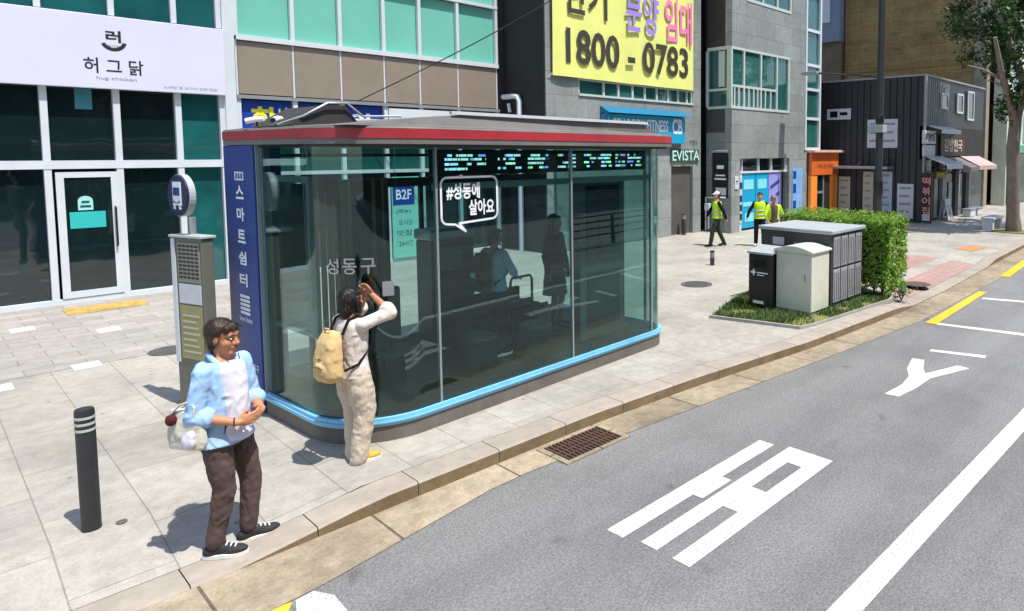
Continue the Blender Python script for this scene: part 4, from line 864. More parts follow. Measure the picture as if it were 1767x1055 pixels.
# pale inlaid paving lights and the yellow mat
for i, (x, y) in enumerate(((1.14, 14.44), (2.01, 13.41), (1.46, 11.34), (.62, 11.0))):
    q = MB(); q.box(x-.14, x+.14, y-.16, y+.16, .002, .012); o = q.build('paving_inlay', mat('white_inlay', '#c9c8c4', .6, .05, 8) if i == 0 else MATS['white_inlay'], loc=(x, y, 0))
    tag(o, ['white square paving inlay farthest left near the glass building', 'white square paving inlay in front of the shop door', 'white square paving inlay left of the bus stop board', 'white square paving inlay cut by the left edge of the photo'][i], 'paving inlay', 'white paving inlays')
q = MB(); q.box(1.75, 2.85, 15.1, 15.75, .005, .014); tag(q.build('door_mat', mat('yellow_mat', '#b39650', .9, .35, 6, .4, 50, grime=.5), loc=(2.3, 15.4, 0)), 'worn yellow mat on the paving in front of the shop door', 'mat')

# ------------------------------------------------------------------ planter, cabinets, bin, hedge
pl = [(8.68, 6.72), (9.02, 5.24), (9.35, 5.16), (11.75, 4.98), (12.05, 5.05), (12.1, 7.3), (10.2, 7.3)]
q = MB(); q.flat(pl, .02); o = q.build('planting_bed', M_soil, kind='structure')
q = MB(); a = [Vector(p) for p in pl]; cc = sum(a, Vector((0, 0)))/len(a)
ou = [tuple(cc+(p-cc)*1.03) for p in a]
for i in range(len(pl)):
    j = (i+1) % len(pl); q.prism([ou[i], ou[j], pl[j], pl[i]], -.02, .05)
tag(q.build('planter_kerb', M_conc, loc=(10, 5.5, 0)), 'low pale stone edging round the grass bed with the cabinets', 'kerb')
def blades(q, n, inside, h0, h1, z=.02, w=.012):
    for _ in range(n):
        p = inside()
        a = random.uniform(0, 6.28); h = random.uniform(h0, h1); le = random.uniform(.2, .8)*h; b = a+random.uniform(-.5, .5)
        d = Vector((math.cos(a), math.sin(a), 0)); s = Vector((-d.y, d.x, 0))*w; o = Vector((p[0], p[1], z))
        m = o+d*le*.35+Vector((0, 0, h*.6)); e = o+d*le+Vector((0, 0, h))
        q._f([q._v(o-s), q._v(o+s), q._v(m+s*.8), q._v(m-s*.8)]); q._f([q._v(m-s*.8), q._v(m+s*.8), q._v(e)])
def inpoly(p, P):
    c = False
    for i in range(len(P)):
        (x1, y1), (x2, y2) = P[i], P[i-1]
        if (y1 > p[1]) != (y2 > p[1]) and p[0] < (x2-x1)*(p[1]-y1)/(y2-y1)+x1: c = not c
    return c
def bed():
    while True:
        p = (random.uniform(8.65, 12.1), random.uniform(4.95, 7.3))
        dry = p[1]-5.16 < .35 and p[0] < 9.9 and random.random() < .75
        if inpoly(p, pl) and not dry and noise.noise(Vector((p[0]*2.2, p[1]*2.2, 0))) > -.32: return p
q = MB(); blades(q, 9000, bed, .03, .12, .02, .007); o = q.build('grass', M_grass, kind='stuff')
t = thing('dark_utility_cabinet', 'big dark grey utility cabinet with louvred doors in front of the hedge', 'cabinet', (11, 6, 0))
X0, X1, Y0, Y1 = 10.35, 11.55, 5.42, 6.85
q = MB(); q.box(X0+.02, X1-.02, Y0+.02, Y1-.02, .02, .1); q.build('plinth', M_conc, t)
q = MB(); q.box(X0, X1, Y0, Y1, .1, 1.34, .01); q.build('body', M_cabd, t)  # dark grey carries the shade of the left face
q = MB(); q.box(X0-.05, X1+.05, Y0-.05, Y1+.05, 1.342, 1.41, .015); q.build('lid', M_cabt, t)
for z0, z1 in ((.14, .72), (.76, 1.3)):
    for i in range(4):
        x = X0+.06+i*.28; q = MB(); q.box(x, x+.24, Y0-.02, Y0-.001, z0, z1, .008)
        for k in range(3): q.box(x+.03+.07*k, x+.05+.07*k, Y0-.035, Y0-.019, z0+.05, z1-.05)
        q.build('door_panel', M_cabl, t)  # paler grey carries the sunlight on the street face
q = MB()
for i in range(5):
    y = Y0+.08+i*.14; q.box(X0-.015, X0-.001, y, y+.1, 1.12, 1.15); q.box(X0-.014, X0-.001, y, y+.015, .95, 1.12)
q.build('vent_slots', M_cabl, t)
q = MB(); q.box(X0-.02, X0-.001, 6.36, 6.6, 1.08, 1.22, .004); q.box(X0-.018, X0-.001, 6.42, 6.58, .9, 1.05); q.build('white_label', M_poster, t)
t = thing('beige_utility_cabinet', 'beige grey metal cabinet with a curved lid standing beside the litter bin', 'cabinet', (10, 5.8, 0))
q = MB(); q.box(9.72, 10.28, 5.45, 6.1, .02, .09); q.build('plinth', M_conc, t)
q = MB(); q.box(9.7, 10.3, 5.43, 6.12, .09, 1.1, .012); q.build('body', M_box, t)
q = MB(); n = 10; q.extr([(9.66, 5.4+.75*i/n, 1.11+.075*math.sin(math.pi*i/n)) for i in range(n+1)]+[(9.66, 6.15, 1.085), (9.66, 5.4, 1.085)], (.68, 0, 0)); q.build('lid', M_box, t)
q = MB(); q.box(9.694, 9.699, 5.5, 6.05, .2, 1.05); q.build('door', M_box, t); q = MB(); q.box(9.685, 9.693, 5.54, 5.57, .6, .72); q.build('lock', M_alu, t)
t = thing('litter_bin', 'black litter bin with white markings left of the beige cabinet', 'bin', (9.8, 6.35, 0))
q = MB(); q.box(9.56, 9.95, 6.14, 6.6, .1, 1.0, .015); q.build('body', M_black, t); q = MB(); q.box(9.62, 9.67, 6.2, 6.25, .0, .1); q.box(9.62, 9.67, 6.5, 6.55, 0, .1); q.box(9.85, 9.9, 6.2, 6.25, 0, .1); q.box(9.85, 9.9, 6.5, 6.55, 0, .1); q.build('feet', M_black, t)
q = MB(); q.extr([(9.54, 6.12, 1.002), (9.54, 6.62, 1.002), (9.97, 6.62, 1.08), (9.97, 6.12, 1.08)][::-1], (0, 0, .035)); q.build('lid', M_cabt, t)
q = MB(); q.box(9.552, 9.559, 6.25, 6.5, .78, .9); q.build('opening', mat('bin_opening', (.003, .003, .003), .9, .1), t)
q = MB(); q.text('➜', (9.559, 6.55, .62), (0, -1, 0), (0, 0, 1), .1, .12, .003, .02); q.box(9.553, 9.558, 6.2, 6.42, .67, .69); q.box(9.553, 9.558, 6.28, 6.42, .63, .645); q.box(9.553, 9.558, 6.28, 6.5, .14, .19); q.build('marking', M_whitet, t)

def leaf(q, p, d, s):
    d = d.normalized(); a = d.orthogonal().normalized(); a.rotate(Matrix.Rotation(random.uniform(0, 6.28), 3, d)); b = d.cross(a)
    q._f([q._v(p-a*s), q._v(p+b*s*.55), q._v(p+a*s), q._v(p-b*s*.55)])
t = thing('clipped_hedge', 'bright green clipped hedge behind the dark utility cabinet', 'hedge', (12.2, 6.0, 0))
hx0, hx1, hy0, hy1, hz = 11.72, 12.62, 4.98, 7.3, 1.48
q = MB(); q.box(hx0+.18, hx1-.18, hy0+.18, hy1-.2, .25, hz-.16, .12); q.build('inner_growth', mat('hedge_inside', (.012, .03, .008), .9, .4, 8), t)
q = MB()
for i in range(17000):
    f = random.choices((0, 1, 2, 3, 4), (2.2, 1.6, 2.2, 1, .4))[0]; r = random.random
    dep = abs(random.gauss(0, .07)); w = .05*math.sin(11*r())
    u, v, z = random.uniform(hx0, hx1), random.uniform(hy0, hy1), random.uniform(.1, hz)
    bl = .07*noise.noise(Vector((u*3, v*3, z*3)))+.05*noise.noise(Vector((u*9, v*9, z*9)))
    taper = .14*max(0, .5-z)
    if f == 0: p = Vector((hx0+dep-bl+taper, v, z)); nn = Vector((-1, 0, .5))
    elif f == 1: p = Vector((u, hy0+dep-bl+taper, z)); nn = Vector((0, -1, .5))
    elif f == 2: p = Vector((u, v, hz-dep+bl)); nn = Vector((0, 0, 1))
    elif f == 3: p = Vector((hx1-dep+bl, v, z)); nn = Vector((1, 0, .5))
    else: p = Vector((u, hy1-dep, z)); nn = Vector((0, 1, .5))
    if noise.noise(p*4) < -.38: continue
    nn = nn+Vector((random.gauss(0, .6), random.gauss(0, .6), random.gauss(0, .5)))
    leaf(q, p, nn, random.uniform(.022, .042))
for i in range(260):   # shoots
    u, v = random.uniform(hx0, hx1), random.uniform(hy0, hy1)
    for k in range(6): leaf(q, Vector((u+random.gauss(0, .02), v+random.gauss(0, .02), hz+.025*k)), Vector((random.gauss(0, 1), random.gauss(0, 1), 1)), .025)
q.build('leaves', M_leaf, t)
q = MB()
for i in range(14): x, y = random.uniform(hx0+.2, hx1-.2), hy0+.2+i*.15; q.tube([(x, y, 0), (x+random.uniform(-.1, .1), y, .4)], [.025, .018], 6)
q.build('stems', M_twig, t)
t = thing('seedling', 'small leafy seedling growing at the kerb corner beside the driveway', 'plant', (12.3, 4.95, 0))
q = MB()
for i in range(160):
    a = random.uniform(0, 6.28); rr_ = abs(random.gauss(0, .11)); leaf(q, Vector((12.25+rr_*math.cos(a), 4.93+rr_*math.sin(a), .04+random.uniform(0, .2))), Vector((math.cos(a), math.sin(a), .9)), .035)
q.build('leaves', M_grass, t); q = MB()
for i in range(6): a = i; q.tube([(12.25, 4.93, -.06), (12.25+.1*math.cos(a), 4.93+.1*math.sin(a), .15)], .006, 5)
q.build('stems', M_twig, t)

# ------------------------------------------------------------------ lamp post and street tree
t = thing('lamp_post', 'tall black lamp post with a side bracket behind the hedge', 'lamp post', (22.2, 9.85, 0))
lx, ly = 22.2, 9.85
q = MB(); q.lathe((lx, ly, 0), [(.2, 0), (.2, .5), (.135, .56), (.125, 4), (.115, 10.5)], 18); q.build('pole', M_dark, t)
q = MB(); q.tube([(lx, ly, 5.35), (lx-.2, ly+1.0, 5.5), (lx-.5, ly+2.2, 5.62)], .035, 8); q.build('bracket_arm', M_dark, t)
q = MB(); q.box(lx-.72, lx-.35, ly+2.1, ly+2.75, 5.58, 5.68, .02); q.build('lamp_head', M_alu, t)
q = MB(); q.box(lx-.2, lx+.16, ly-.2, ly+.36, 3.45, 3.72, .01); q.build('control_box', M_alu, t); q = MB(); q.lathe((lx, ly, 0), [(.14, 3.8), (.15, 3.82), (.15, 4.05), (.14, 4.07)], 18); q.lathe((lx, ly, 0), [(.15, 1.3), (.16, 1.32), (.16, 1.75), (.15, 1.78)], 18); q.build('clamp', M_black, t)
tr = thing('street_tree', 'leafy street tree with a pale leaning trunk at the right edge', 'tree', (25.05, 6.15, 0))
q = MB(); q.tube([(25.1, 6.15, -.05), (24.95, 6.15, .6), (24.7, 6.12, 1.6), (24.45, 6.1, 2.9), (24.5, 6.05, 4.0), (24.9, 5.9, 5.2)], [.29, .22, .205, .21, .19, .16], 16)
for pts, rs in (([(24.5, 6.05, 3.6), (23.9, 6.1, 4.4), (23.2, 6.2, 5.3), (22.7, 6.3, 6.4)], [.15, .13, .1, .06]), ([(24.8, 5.95, 4.8), (25.6, 5.2, 6.2), (26.2, 4.6, 7.6)], [.16, .12, .06]), ([(24.9, 5.9, 5.0), (24.7, 6.4, 6.6), (24.4, 7.0, 8.2)], [.15, .1, .05]),
      ([(23.4, 6.18, 5.1), (22.6, 6.6, 5.4), (22.0, 6.9, 5.5)], [.06, .04, .02]), ([(24.55, 6.0, 4.1), (23.6, 5.7, 4.6), (22.9, 5.5, 4.7)], [.07, .045, .02])): q.tube(pts, rs, 10)
trunk = q.build('trunk', M_bark, tr)
q = MB(); rnd = random.Random(11); cl = []
for i in range(88):
    a = rnd.uniform(0, 6.28); e = rnd.uniform(-.8, 1.2); rr_ = rnd.uniform(.4, 1)
    cl.append((Vector((26.6+2.7*rr_*math.cos(a)*math.cos(e), 6.1+2.9*rr_*math.sin(a)*math.cos(e), 7.6+2.6*rr_*math.sin(e))), rnd.uniform(.35, .75)))
for c in ((22.9, 6.5, 5.3), (23.1, 5.8, 4.7), (22.9, 6.2, 5.0), (23.0, 5.8, 4.3), (23.4, 6.3, 4.1), (23.4, 5.4, 4.2), (23.2, 6.6, 6.0), (22.8, 6.3, 6.4), (23.6, 6.2, 5.6), (24.9, 5.0, 4.6), (25.4, 5.1, 5.3), (23.6, 6.3, 3.8), (23.3, 6.0, 6.8), (22.9, 5.6, 5.8), (23.8, 5.3, 5.2), (22.5, 6.2, 7.2), (23.2, 5.2, 7.0)): cl.append((Vector(c)+Vector((.7, 0, .25)), rnd.uniform(.35, .5)))
for c, r in cl:
    for k in range(int(300*r)):
        d = Vector((random.gauss(0, 1), random.gauss(0, 1), random.gauss(0, .8))); d = d.normalized()*r*(random.random()**.5)
        leaf(q, c+d, Vector((random.gauss(0, .7), random.gauss(0, .7), 1)), random.uniform(.06, .12))
q.build('crown', M_leafd, tr)
q = MB(); q.prism([(24.5, 5.5), (25.6, 5.5), (25.6, 6.8), (24.5, 6.8)], -.01, .03); tag(q.build('tree_pit', M_soil, loc=(25, 6.1, 0)), 'square soil pit round the foot of the street tree', 'tree pit')
t = thing('street_bench', 'pale box bench beside the street tree trunk', 'bench', (25.6, 6.9, 0))
q = MB(); q.box(24.9, 26.2, 6.75, 7.2, .38, .46, .01); q.build('seat', M_poster, t); q = MB(); q.box(24.95, 25.15, 6.8, 7.15, 0, .38); q.build('leg', M_poster, t); q = MB(); q.box(25.95, 26.15, 6.8, 7.15, 0, .38); q.build('leg', M_poster, t)
for bx_, lb in ((29.9, 'pale storage box nearer the menu board by the dark shop doors'), (30.9, 'pale storage box at the far end of the dark shop doors')):
    t = thing('storage_box', lb, 'box', (bx_, 9.1, 0), 'boxes outside the shops'); q = MB(); q.box(bx_-.35, bx_+.35, 8.95, 9.3, .01, .3, .02); q.build('tub', M_poster, t); q = MB(); q.box(bx_-.38, bx_+.38, 8.92, 9.33, .302, .35, .012); q.build('lid', M_alu, t)
t = thing('menu_board', 'small white folding menu board standing before the dark shop doors', 'board', (28, 9.4, 0))
q = MB(); q.extr([(27.7, 9.25, 0), (27.7, 9.29, 0), (27.7, 9.47, .85), (27.7, 9.43, .85)], (.6, 0, 0)); q.build('panel', M_poster, t); q = MB(); q.extr([(27.7, 9.7, 0), (27.7, 9.66, 0), (27.7, 9.48, .85), (27.7, 9.52, .85)], (.6, 0, 0)); q.build('back_panel', M_poster, t)
q = MB(); q.extr([(27.82, 9.282, .2), (27.82, 9.37, .62), (27.82, 9.366, .62), (27.82, 9.278, .2)], (.36, 0, 0)); q.build('print', M_inkg, t)
# overhead cable
q = MB(); P0 = Vector((7.15, 16.2, 3.96)); P1 = Vector((13.8, 10.0, 9.6)); q.tube([P0.lerp(P1, i/16)-Vector((0, 0, .35*math.sin(math.pi*i/16))) for i in range(17)], .014, 6)
tag(q.build('overhead_cable', M_dark, loc=P0), 'thin overhead cable rising from the taupe panels past the yellow banner', 'cable')
# ------------------------------------------------------------------ people
def ell(bm, c, r, rot=None, n=12):
    b = bmesh.new(); bmesh.ops.create_uvsphere(b, u_segments=n, v_segments=max(6, n-2), radius=1)
    m = Matrix.Translation(Vector(c)) @ (rot.to_4x4() if rot is not None else Matrix.Identity(4)) @ Matrix.Diagonal((*((r,)*3 if not isinstance(r, tuple) else r), 1))
    b.transform(m); me = bpy.data.meshes.new('t'); b.to_mesh(me); b.free(); bm.from_mesh(me); bpy.data.meshes.remove(me)
def limb(bm, pts, rs, n=14):
    q = MB(); q.bm.free(); q.bm = bm
    for (a, ra), (b, rb) in zip(zip(pts, rs), list(zip(pts, rs))[1:]):
        if (Vector(a)-Vector(b)).length > 1e-4: q.tube([a, b], [ra, rb], n)
    for p, r in zip(pts, rs): ell(bm, p, r, n=max(8, n-2))
def loft(bm, secs, n=28, pw=2.3):
    q = MB(); q.bm.free(); q.bm = bm; rings = []
    for z, cx, cy, rx, ry in secs:
        ring = []
        for k in range(n):
            a = 2*math.pi*k/n; c, s = math.cos(a), math.sin(a)
            ring.append(q._v((cx+rx*math.copysign(abs(c)**(2/pw), c), cy+ry*math.copysign(abs(s)**(2/pw), s), z)))
        rings.append(ring)
    for a, b in zip(rings, rings[1:]):
        for k in range(n): q._f([a[k], a[(k+1) % n], b[(k+1) % n], b[k]])
    q._f(rings[0][::-1]); q._f(rings[-1])
FOLD = bpy.data.textures.new('cloth_folds', 'CLOUDS'); FOLD.noise_scale = .09; FOLD.noise_depth = 2
HAIRT = bpy.data.textures.new('hair_locks', 'CLOUDS'); HAIRT.noise_scale = .03
def remesh(bm, name, m, parent, loc, voxel=.009, sm=6, fold=0., tex=None, M=None):
    """overlapping closed shapes become one continuous surface"""
    me = bpy.data.meshes.new(name); bmesh.ops.recalc_face_normals(bm, faces=bm.faces); bm.to_mesh(me); bm.free()
    o = bpy.data.objects.new(name, me); COL.objects.link(o)
    r = o.modifiers.new('r', 'REMESH'); r.mode = 'VOXEL'; r.voxel_size = voxel
    s = o.modifiers.new('s', 'SMOOTH'); s.factor = .5; s.iterations = sm
    if fold:
        d = o.modifiers.new('d', 'DISPLACE'); d.texture = tex or FOLD; d.strength = fold; d.mid_level = .5; d.texture_coords = 'LOCAL'
    dg = bpy.context.evaluated_depsgraph_get(); me2 = bpy.data.meshes.new_from_object(o.evaluated_get(dg)); me2.name = name
    bpy.data.objects.remove(o); bpy.data.meshes.remove(me)
    if M is not None: me2.transform(M)
    base = Vector(loc) if loc is not None else Vector()
    if parent is not None: base = base+track(parent)
    me2.transform(Matrix.Translation(-base)); me2.materials.clear(); me2.materials.append(m)
    for p in me2.polygons: p.use_smooth = True
    o = bpy.data.objects.new(name, me2); COL.objects.link(o); o.parent = parent
    if loc is not None: o.location = loc
    return o
def hand(bm, w, d, n, side, curl, v=1.):
    d = Vector(d).normalized(); n = Vector(n); n = (n-d*n.dot(d)).normalized(); s = d.cross(n)*side
    rot = Matrix((d, n, d.cross(n))).transposed()
    ell(bm, w+d*.045, (.052, .017, .041), rot); limb(bm, [w-d*.02, w+d*.02], [.024, .026], 10)
    for i, L in enumerate((.072, .08, .074, .058)):
        p = w+d*.082+s*(.033-.0215*i); dd = d.copy(); pts = [p-d*.03, p]; c = curl*(1+.12*i)
        for k, f in enumerate((.42, .33, .25)):
            ax = d.cross(n); dd = dd.copy(); dd.rotate(Matrix.Rotation(c*(.7, 1, .8)[k], 3, ax)); p = p+dd*L*f; pts.append(p)
        limb(bm, pts, [.0095, .0088, .0082, .0076, .007], 8)
    p = w+d*.025+s*.03; t1 = (d*.6+s*.75+n*.3).normalized(); t2 = (d*.9+s*.2+n*.5*min(1, curl)).normalized()
    limb(bm, [w+d*.015+s*.015, p, p+t1*.035, p+t1*.035+t2*.03], [.014, .013, .0105, .0085], 8)
def person(label, loc, heading, H, feet, arms, top, bottom, shoe, hair, hyaw=0, hpitch=0, lean=0., vest=None, cap=None, fine=True, group=None, skin=None, belly=0., tee=None, bulk=1.):
    s = H/1.70; M = Matrix.Translation(Vector(loc)) @ Matrix.Rotation(R(heading), 4, 'Z') @ Matrix.Diagonal((s, s, s, 1))
    vx = .0075 if fine else .012; skin = skin or M_skin; L = Vector((lean, 0, 0))
    hip = [Vector((0, .088, .90)), Vector((0, -.088, .90))]; ank = [Vector((f[0], f[1], .085)) for f in feet]
    knee = []
    for h, a, f in zip(hip, ank, feet):
        v = a-h; d = min(v.length, .835); k = math.sqrt((d/2+.004)**2-(d/2)**2); fwd = Vector((math.cos(R(f[2])), math.sin(R(f[2])), 0)); knee.append((h+a)/2+fwd*k)
    sh_ = [Vector((0, .168, 1.372))+L, Vector((0, -.168, 1.372))+L]
    tor = [(.84, 0, .085, .14), (.93, 0, .105, .165), (1.03, .12, .098, .145), (1.16, .45, .108, .15), (1.28, .75, .112, .16), (1.36, .95, .098, .165), (1.42, 1, .07, .12), (1.455, 1, .055, .066)]; tor = [(z, k, rx*bulk, ry*bulk) for z, k, rx, ry in tor[:6]]+tor[6:]
    T = lambda g, gy=None, fr=0., z0=0, z1=9, b=belly: [(z, lean*k+fr+b*.5*math.exp(-((z-1.05)/.13)**2), 0, rx+g+b*.5*math.exp(-((z-1.05)/.13)**2), ry+(g if gy is None else gy)) for z, k, rx, ry in tor if z0 <= z <= z1]
    # the body, one surface
    bm = bmesh.new(); loft(bm, T(-.012, -.012, 0))
    for h, k, a, f in zip(hip, knee, ank, feet):
        limb(bm, [h, h.lerp(k, .5), k, k.lerp(a, .35), a], [.078, .068, .05, .048, .034]); fw_ = Vector((math.cos(R(f[2])), math.sin(R(f[2])), 0)); limb(bm, [a, a+fw_*.12+Vector((0, 0, -.045))], [.033, .028])
    neck = Vector((.0, 0, 1.44))+L; hc = Vector((.022, 0, 1.585))+L*1.15
    limb(bm, [neck, hc+Vector((-.02, 0, -.05))], [.054, .05])
    MH = Matrix.Translation(hc) @ Matrix.Rotation(R(hyaw), 4, 'Z') @ Matrix.Rotation(R(hpitch), 4, 'Y'); hb = bmesh.new()
    ell(hb, (-.012, 0, .022), (.092, .076, .103), n=20); ell(hb, (.022, 0, -.045), (.066, .057, .072), n=16); limb(hb, [(.058, .012, -.1), (.058, -.012, -.1)], [.022, .022], 10)
    limb(hb, [(.08, 0, .012), (.103, 0, -.03)], [.009, .0145], 10); ell(hb, (.092, .013, -.034), .009); ell(hb, (.092, -.013, -.034), .009); limb(hb, [(.07, .045, .026), (.08, 0, .03), (.07, -.045, .026)], [.014, .015, .014], 8)
    for y in (1, -1): ell(hb, (.045, .036*y, -.03), .036); ell(hb, (-.008, .077*y, -.008), (.02, .011, .032))
    ell(hb, (.082, 0, -.062), (.011, .024, .007)); ell(hb, (.08, 0, -.074), (.011, .02, .007))
    hb.transform(MH); me = bpy.data.meshes.new('t'); hb.to_mesh(me); hb.free(); bm.from_mesh(me); bpy.data.meshes.remove(me)
    for i in (0, 1):
        e, w, fd, pn, cu = arms[i]; e, w = Vector(e), Vector(w); limb(bm, [sh_[i], sh_[i].lerp(e, .5), e, e.lerp(w, .35), w], [.052, .047, .039, .038, .026]); hand(bm, w, fd, pn, 1 if i == 1 else -1, cu)
    root = remesh(bm, 'person', skin, None, Vector(loc), .0055 if fine else vx, 3, M=M); tag(root, label, 'person', group)
    add = lambda bm, nm, m, vx_=None, sm=5, fold=0., tex=None: remesh(bm, nm, m, root, None, vx_ or vx, sm, fold, tex, M)
    # face
    for y in ((1, -1) if fine else ()):
        b = bmesh.new(); ell(b, (.0765, .031*y, .004), (.012, .0125, .0065), n=14); b.transform(M @ MH); q = MB(); q.bm.free(); q.bm = b
        for f in b.faces: f.smooth = True
        e = q.build('eye', M_eye, root); b = bmesh.new(); ell(b, (.0885, .031*y, .004), (.0035, .0065, .0065), n=12); b.transform(M @ MH); q = MB(); q.bm.free(); q.bm = b; q.build('iris', M_iris, e)
        b = bmesh.new(); limb(b, [(.08, .05*y, .028), (.09, .033*y, .034), (.09, .016*y, .031)], [.003, .0045, .004], 8); b.transform(M @ MH); q = MB(); q.bm.free(); q.bm = b; q.build('eyebrow', hair[1], root)
    if fine:
        b = bmesh.new(); ell(b, (.0885, 0, -.062), (.007, .022, .005)); ell(b, (.086, 0, -.072), (.008, .019, .006)); b.transform(M @ MH); q = MB(); q.bm.free(); q.bm = b
        for f in b.faces: f.smooth = True
        q.build('lips', M_lip, root)
    # hair
    b = bmesh.new(); ell(b, (-.034, 0, .05), (.099, .089, .092), n=20); ell(b, (-.07, 0, -.03), (.045, .062, .06)); limb(b, [(.048, .045, .075), (.058, 0, .088), (.048, -.045, .075)], [.026, .028, .026], 10)
    if hair[0] != 'short':
        for y in (1, -1): limb(b, [(-.005, .074*y, .03), (-.01, .08*y, -.03), (-.012, .074*y, -.085 if hair[0] == 'bob' else -.2)], [.03, .034, .03], 10)
        limb(b, [(-.075, 0, .02), (-.085, 0, -.06), (-.085, 0, -.09 if hair[0] == 'bob' else -.26)], [.06, .07, .05 if hair[0] == 'bob' else .075], 12)
    else:
        for y in (1, -1): ell(b, (-.03, .07*y, .0), (.04, .018, .05))
    b.transform(MH); ho = add(b, 'hair', hair[1], .007, 3, .012, HAIRT)
    if fine and loc[2] < .1:      # strands lying over the hair mass, in the same mesh
        me = ho.data; ps = [p for p in me.polygons if p.center.z > -9]; rs_ = random.Random(3); bb = bmesh.new(); bb.from_mesh(me); crown = (M @ MH @ Vector((-.04, 0, .15)))-track(ho)
        for _ in range(1500):
            p = rs_.choice(ps); c, nn = p.center.copy(), p.normal.copy(); t = (c-crown); t = t-nn*t.dot(nn)
            if t.length < 1e-4: continue
            t = (t.normalized()+Vector((rs_.gauss(0, .3), rs_.gauss(0, .3), -.25)))*.011; w = nn.cross(t).normalized()*.0011; pr = None
            for k in range(4):
                q0 = c+t*k+nn*(.0012+.004*math.sin(k*.9)); a_ = bb.verts.new(q0-w*(1-.22*k)); b_ = bb.verts.new(q0+w*(1-.22*k))
                if pr: bb.faces.new((pr[0], pr[1], b_, a_))
                pr = (a_, b_); nn = (nn*.9).normalized()
        bb.to_mesh(me); bb.free()
    if cap:
        b = bmesh.new(); ell(b, (-.015, 0, .065), (.108, .095, .08), n=18); ell(b, (.1, 0, .055), (.07, .07, .012)); b.transform(MH); add(b, 'cap', cap)
    # trousers or skirt
    b = bmesh.new(); bw = bottom.get('w', 1.); bt = bottom.get('hem', .1)
    loft(b, [(.80, 0, 0, .085, .13), (.88, 0, 0, .118, .175), (.95, 0, 0, .122, .172), (1.0, .0, 0, .112+belly*.6, .158)])
    if bottom.get('skirt'):
        loft(b, [(bt, 0, 0, .17, .2), (.7, 0, 0, .15, .19), (.9, 0, 0, .122, .175)])
    else:
        for h, k, a in zip(hip, knee, ank):
            f = (a-k).normalized(); e = k+f*((k.z-bt)/max(.05, -f.z)); limb(b, [h+Vector((0, 0, -.02)), h.lerp(k, .5), k, k.lerp(e, .5), e], [.098*(.7+.3*bw), .09*bw, .074*bw, .068*bw, .06*bw], 18)
    add(b, 'skirt' if bottom.get('skirt') else 'trousers', bottom['m'], None, 4, .02)
    # shoes
    for a, f in zip(ank, feet):
        fw_ = Vector((math.cos(R(f[2])), math.sin(R(f[2])), 0)); sd = Vector((-fw_.y, fw_.x, 0)); rot = Matrix((fw_, sd, Vector((0, 0, 1)))).transposed(); g = Vector((a.x, a.y, 0))
        b = bmesh.new(); ell(b, g+fw_*.125+Vector((0, 0, .042)), (.085, .046, .034), rot, 16); ell(b, g+fw_*-.025+Vector((0, 0, .05)), (.055, .04, .045), rot, 16); limb(b, [g+fw_*.0+Vector((0, 0, .075)), g+fw_*.1+Vector((0, 0, .052))], [.04, .036], 14)
        b2 = [v for v in b.verts if v.co.z < .018]
        for v in b2: v.co.z = .018
        so = add(b, 'shoe', shoe, .006, 3)
        if fine:
            q = MB(M); n = 26; P = []
            for k in range(n):
                t = 2*math.pi*k/n; c = math.cos(t); P.append(g+fw_*(.062+.152*c)+sd*(math.sin(t)*(.05 if c > 0 else .044)))
            q.prism([(p.x, p.y) for p in P], .001, .028); q.build('sole', M_sole, so)
            if shoe is M_shoeg:
                q = MB(M)
                for k in range(4):
                    p = g+fw_*(.05+.028*k)+Vector((0, 0, .1-.0085*k)); q.tube([p-sd*.026, p+Vector((0, 0, .008)), p+sd*.026], .0055, 6)
                q.build('laces', M_whitet, so)
    # upper clothes
    if tee:
        b = bmesh.new(); loft(b, [(z, x+.016, y, rx, ry*.72) for z, x, y, rx, ry in [(.86, .0, 0, .13+belly, .17)]+T(.022, .01, .004, .93, 1.43)]); add(b, 'tee_shirt', tee, None, 5, .006)
    b = bmesh.new(); hem = top.get('hem', .88); g = top.get('g', .016); fr = -.028 if tee else 0.
    loft(b, [(hem, fr, 0, .122+g+belly*.8, .178+g)]+T(g+.004, g, fr, max(hem+.05, .93), 1.43))
    sl = top.get('sleeve', 'long')
    for i in (0, 1):
        e, w = Vector(arms[i][0]), Vector(arms[i][1]); sr = top.get('sr', 1.)
        limb(b, [sh_[i].lerp(Vector((lean, 0, 1.4)), .25), sh_[i], sh_[i].lerp(e, .5), e], [.055, .06*sr, .057*sr, .057*sr], 16)
        if sl == 'long': limb(b, [e, e.lerp(w, .5), e.lerp(w, .93)], [.054*sr, .048*sr, .04*sr], 16)
        elif sl == 'elbow': limb(b, [e, e.lerp(w, .2)], [.06*sr, .068*sr], 16)
    b.transform(Matrix.Identity(4)); add(b, top.get('name', 'shirt'), top['m'], None, 4, .014)
    if vest:
        b = bmesh.new(); loft(b, [(.88, 0, 0, .152, .205)]+T(.034, .03, 0, .93, 1.43)); vo = add(b, 'safety_vest', vest)
        for z in (1.0, 1.14):
            b = bmesh.new(); kk = (z-.9)*.9; loft(b, [(z-.022, lean*kk, 0, .152, .192), (z+.022, lean*kk, 0, .152, .192)]); remesh(b, 'reflective_stripe', M_refl, vo, None, vx, 2, 0, None, M)
    return root, M, MH

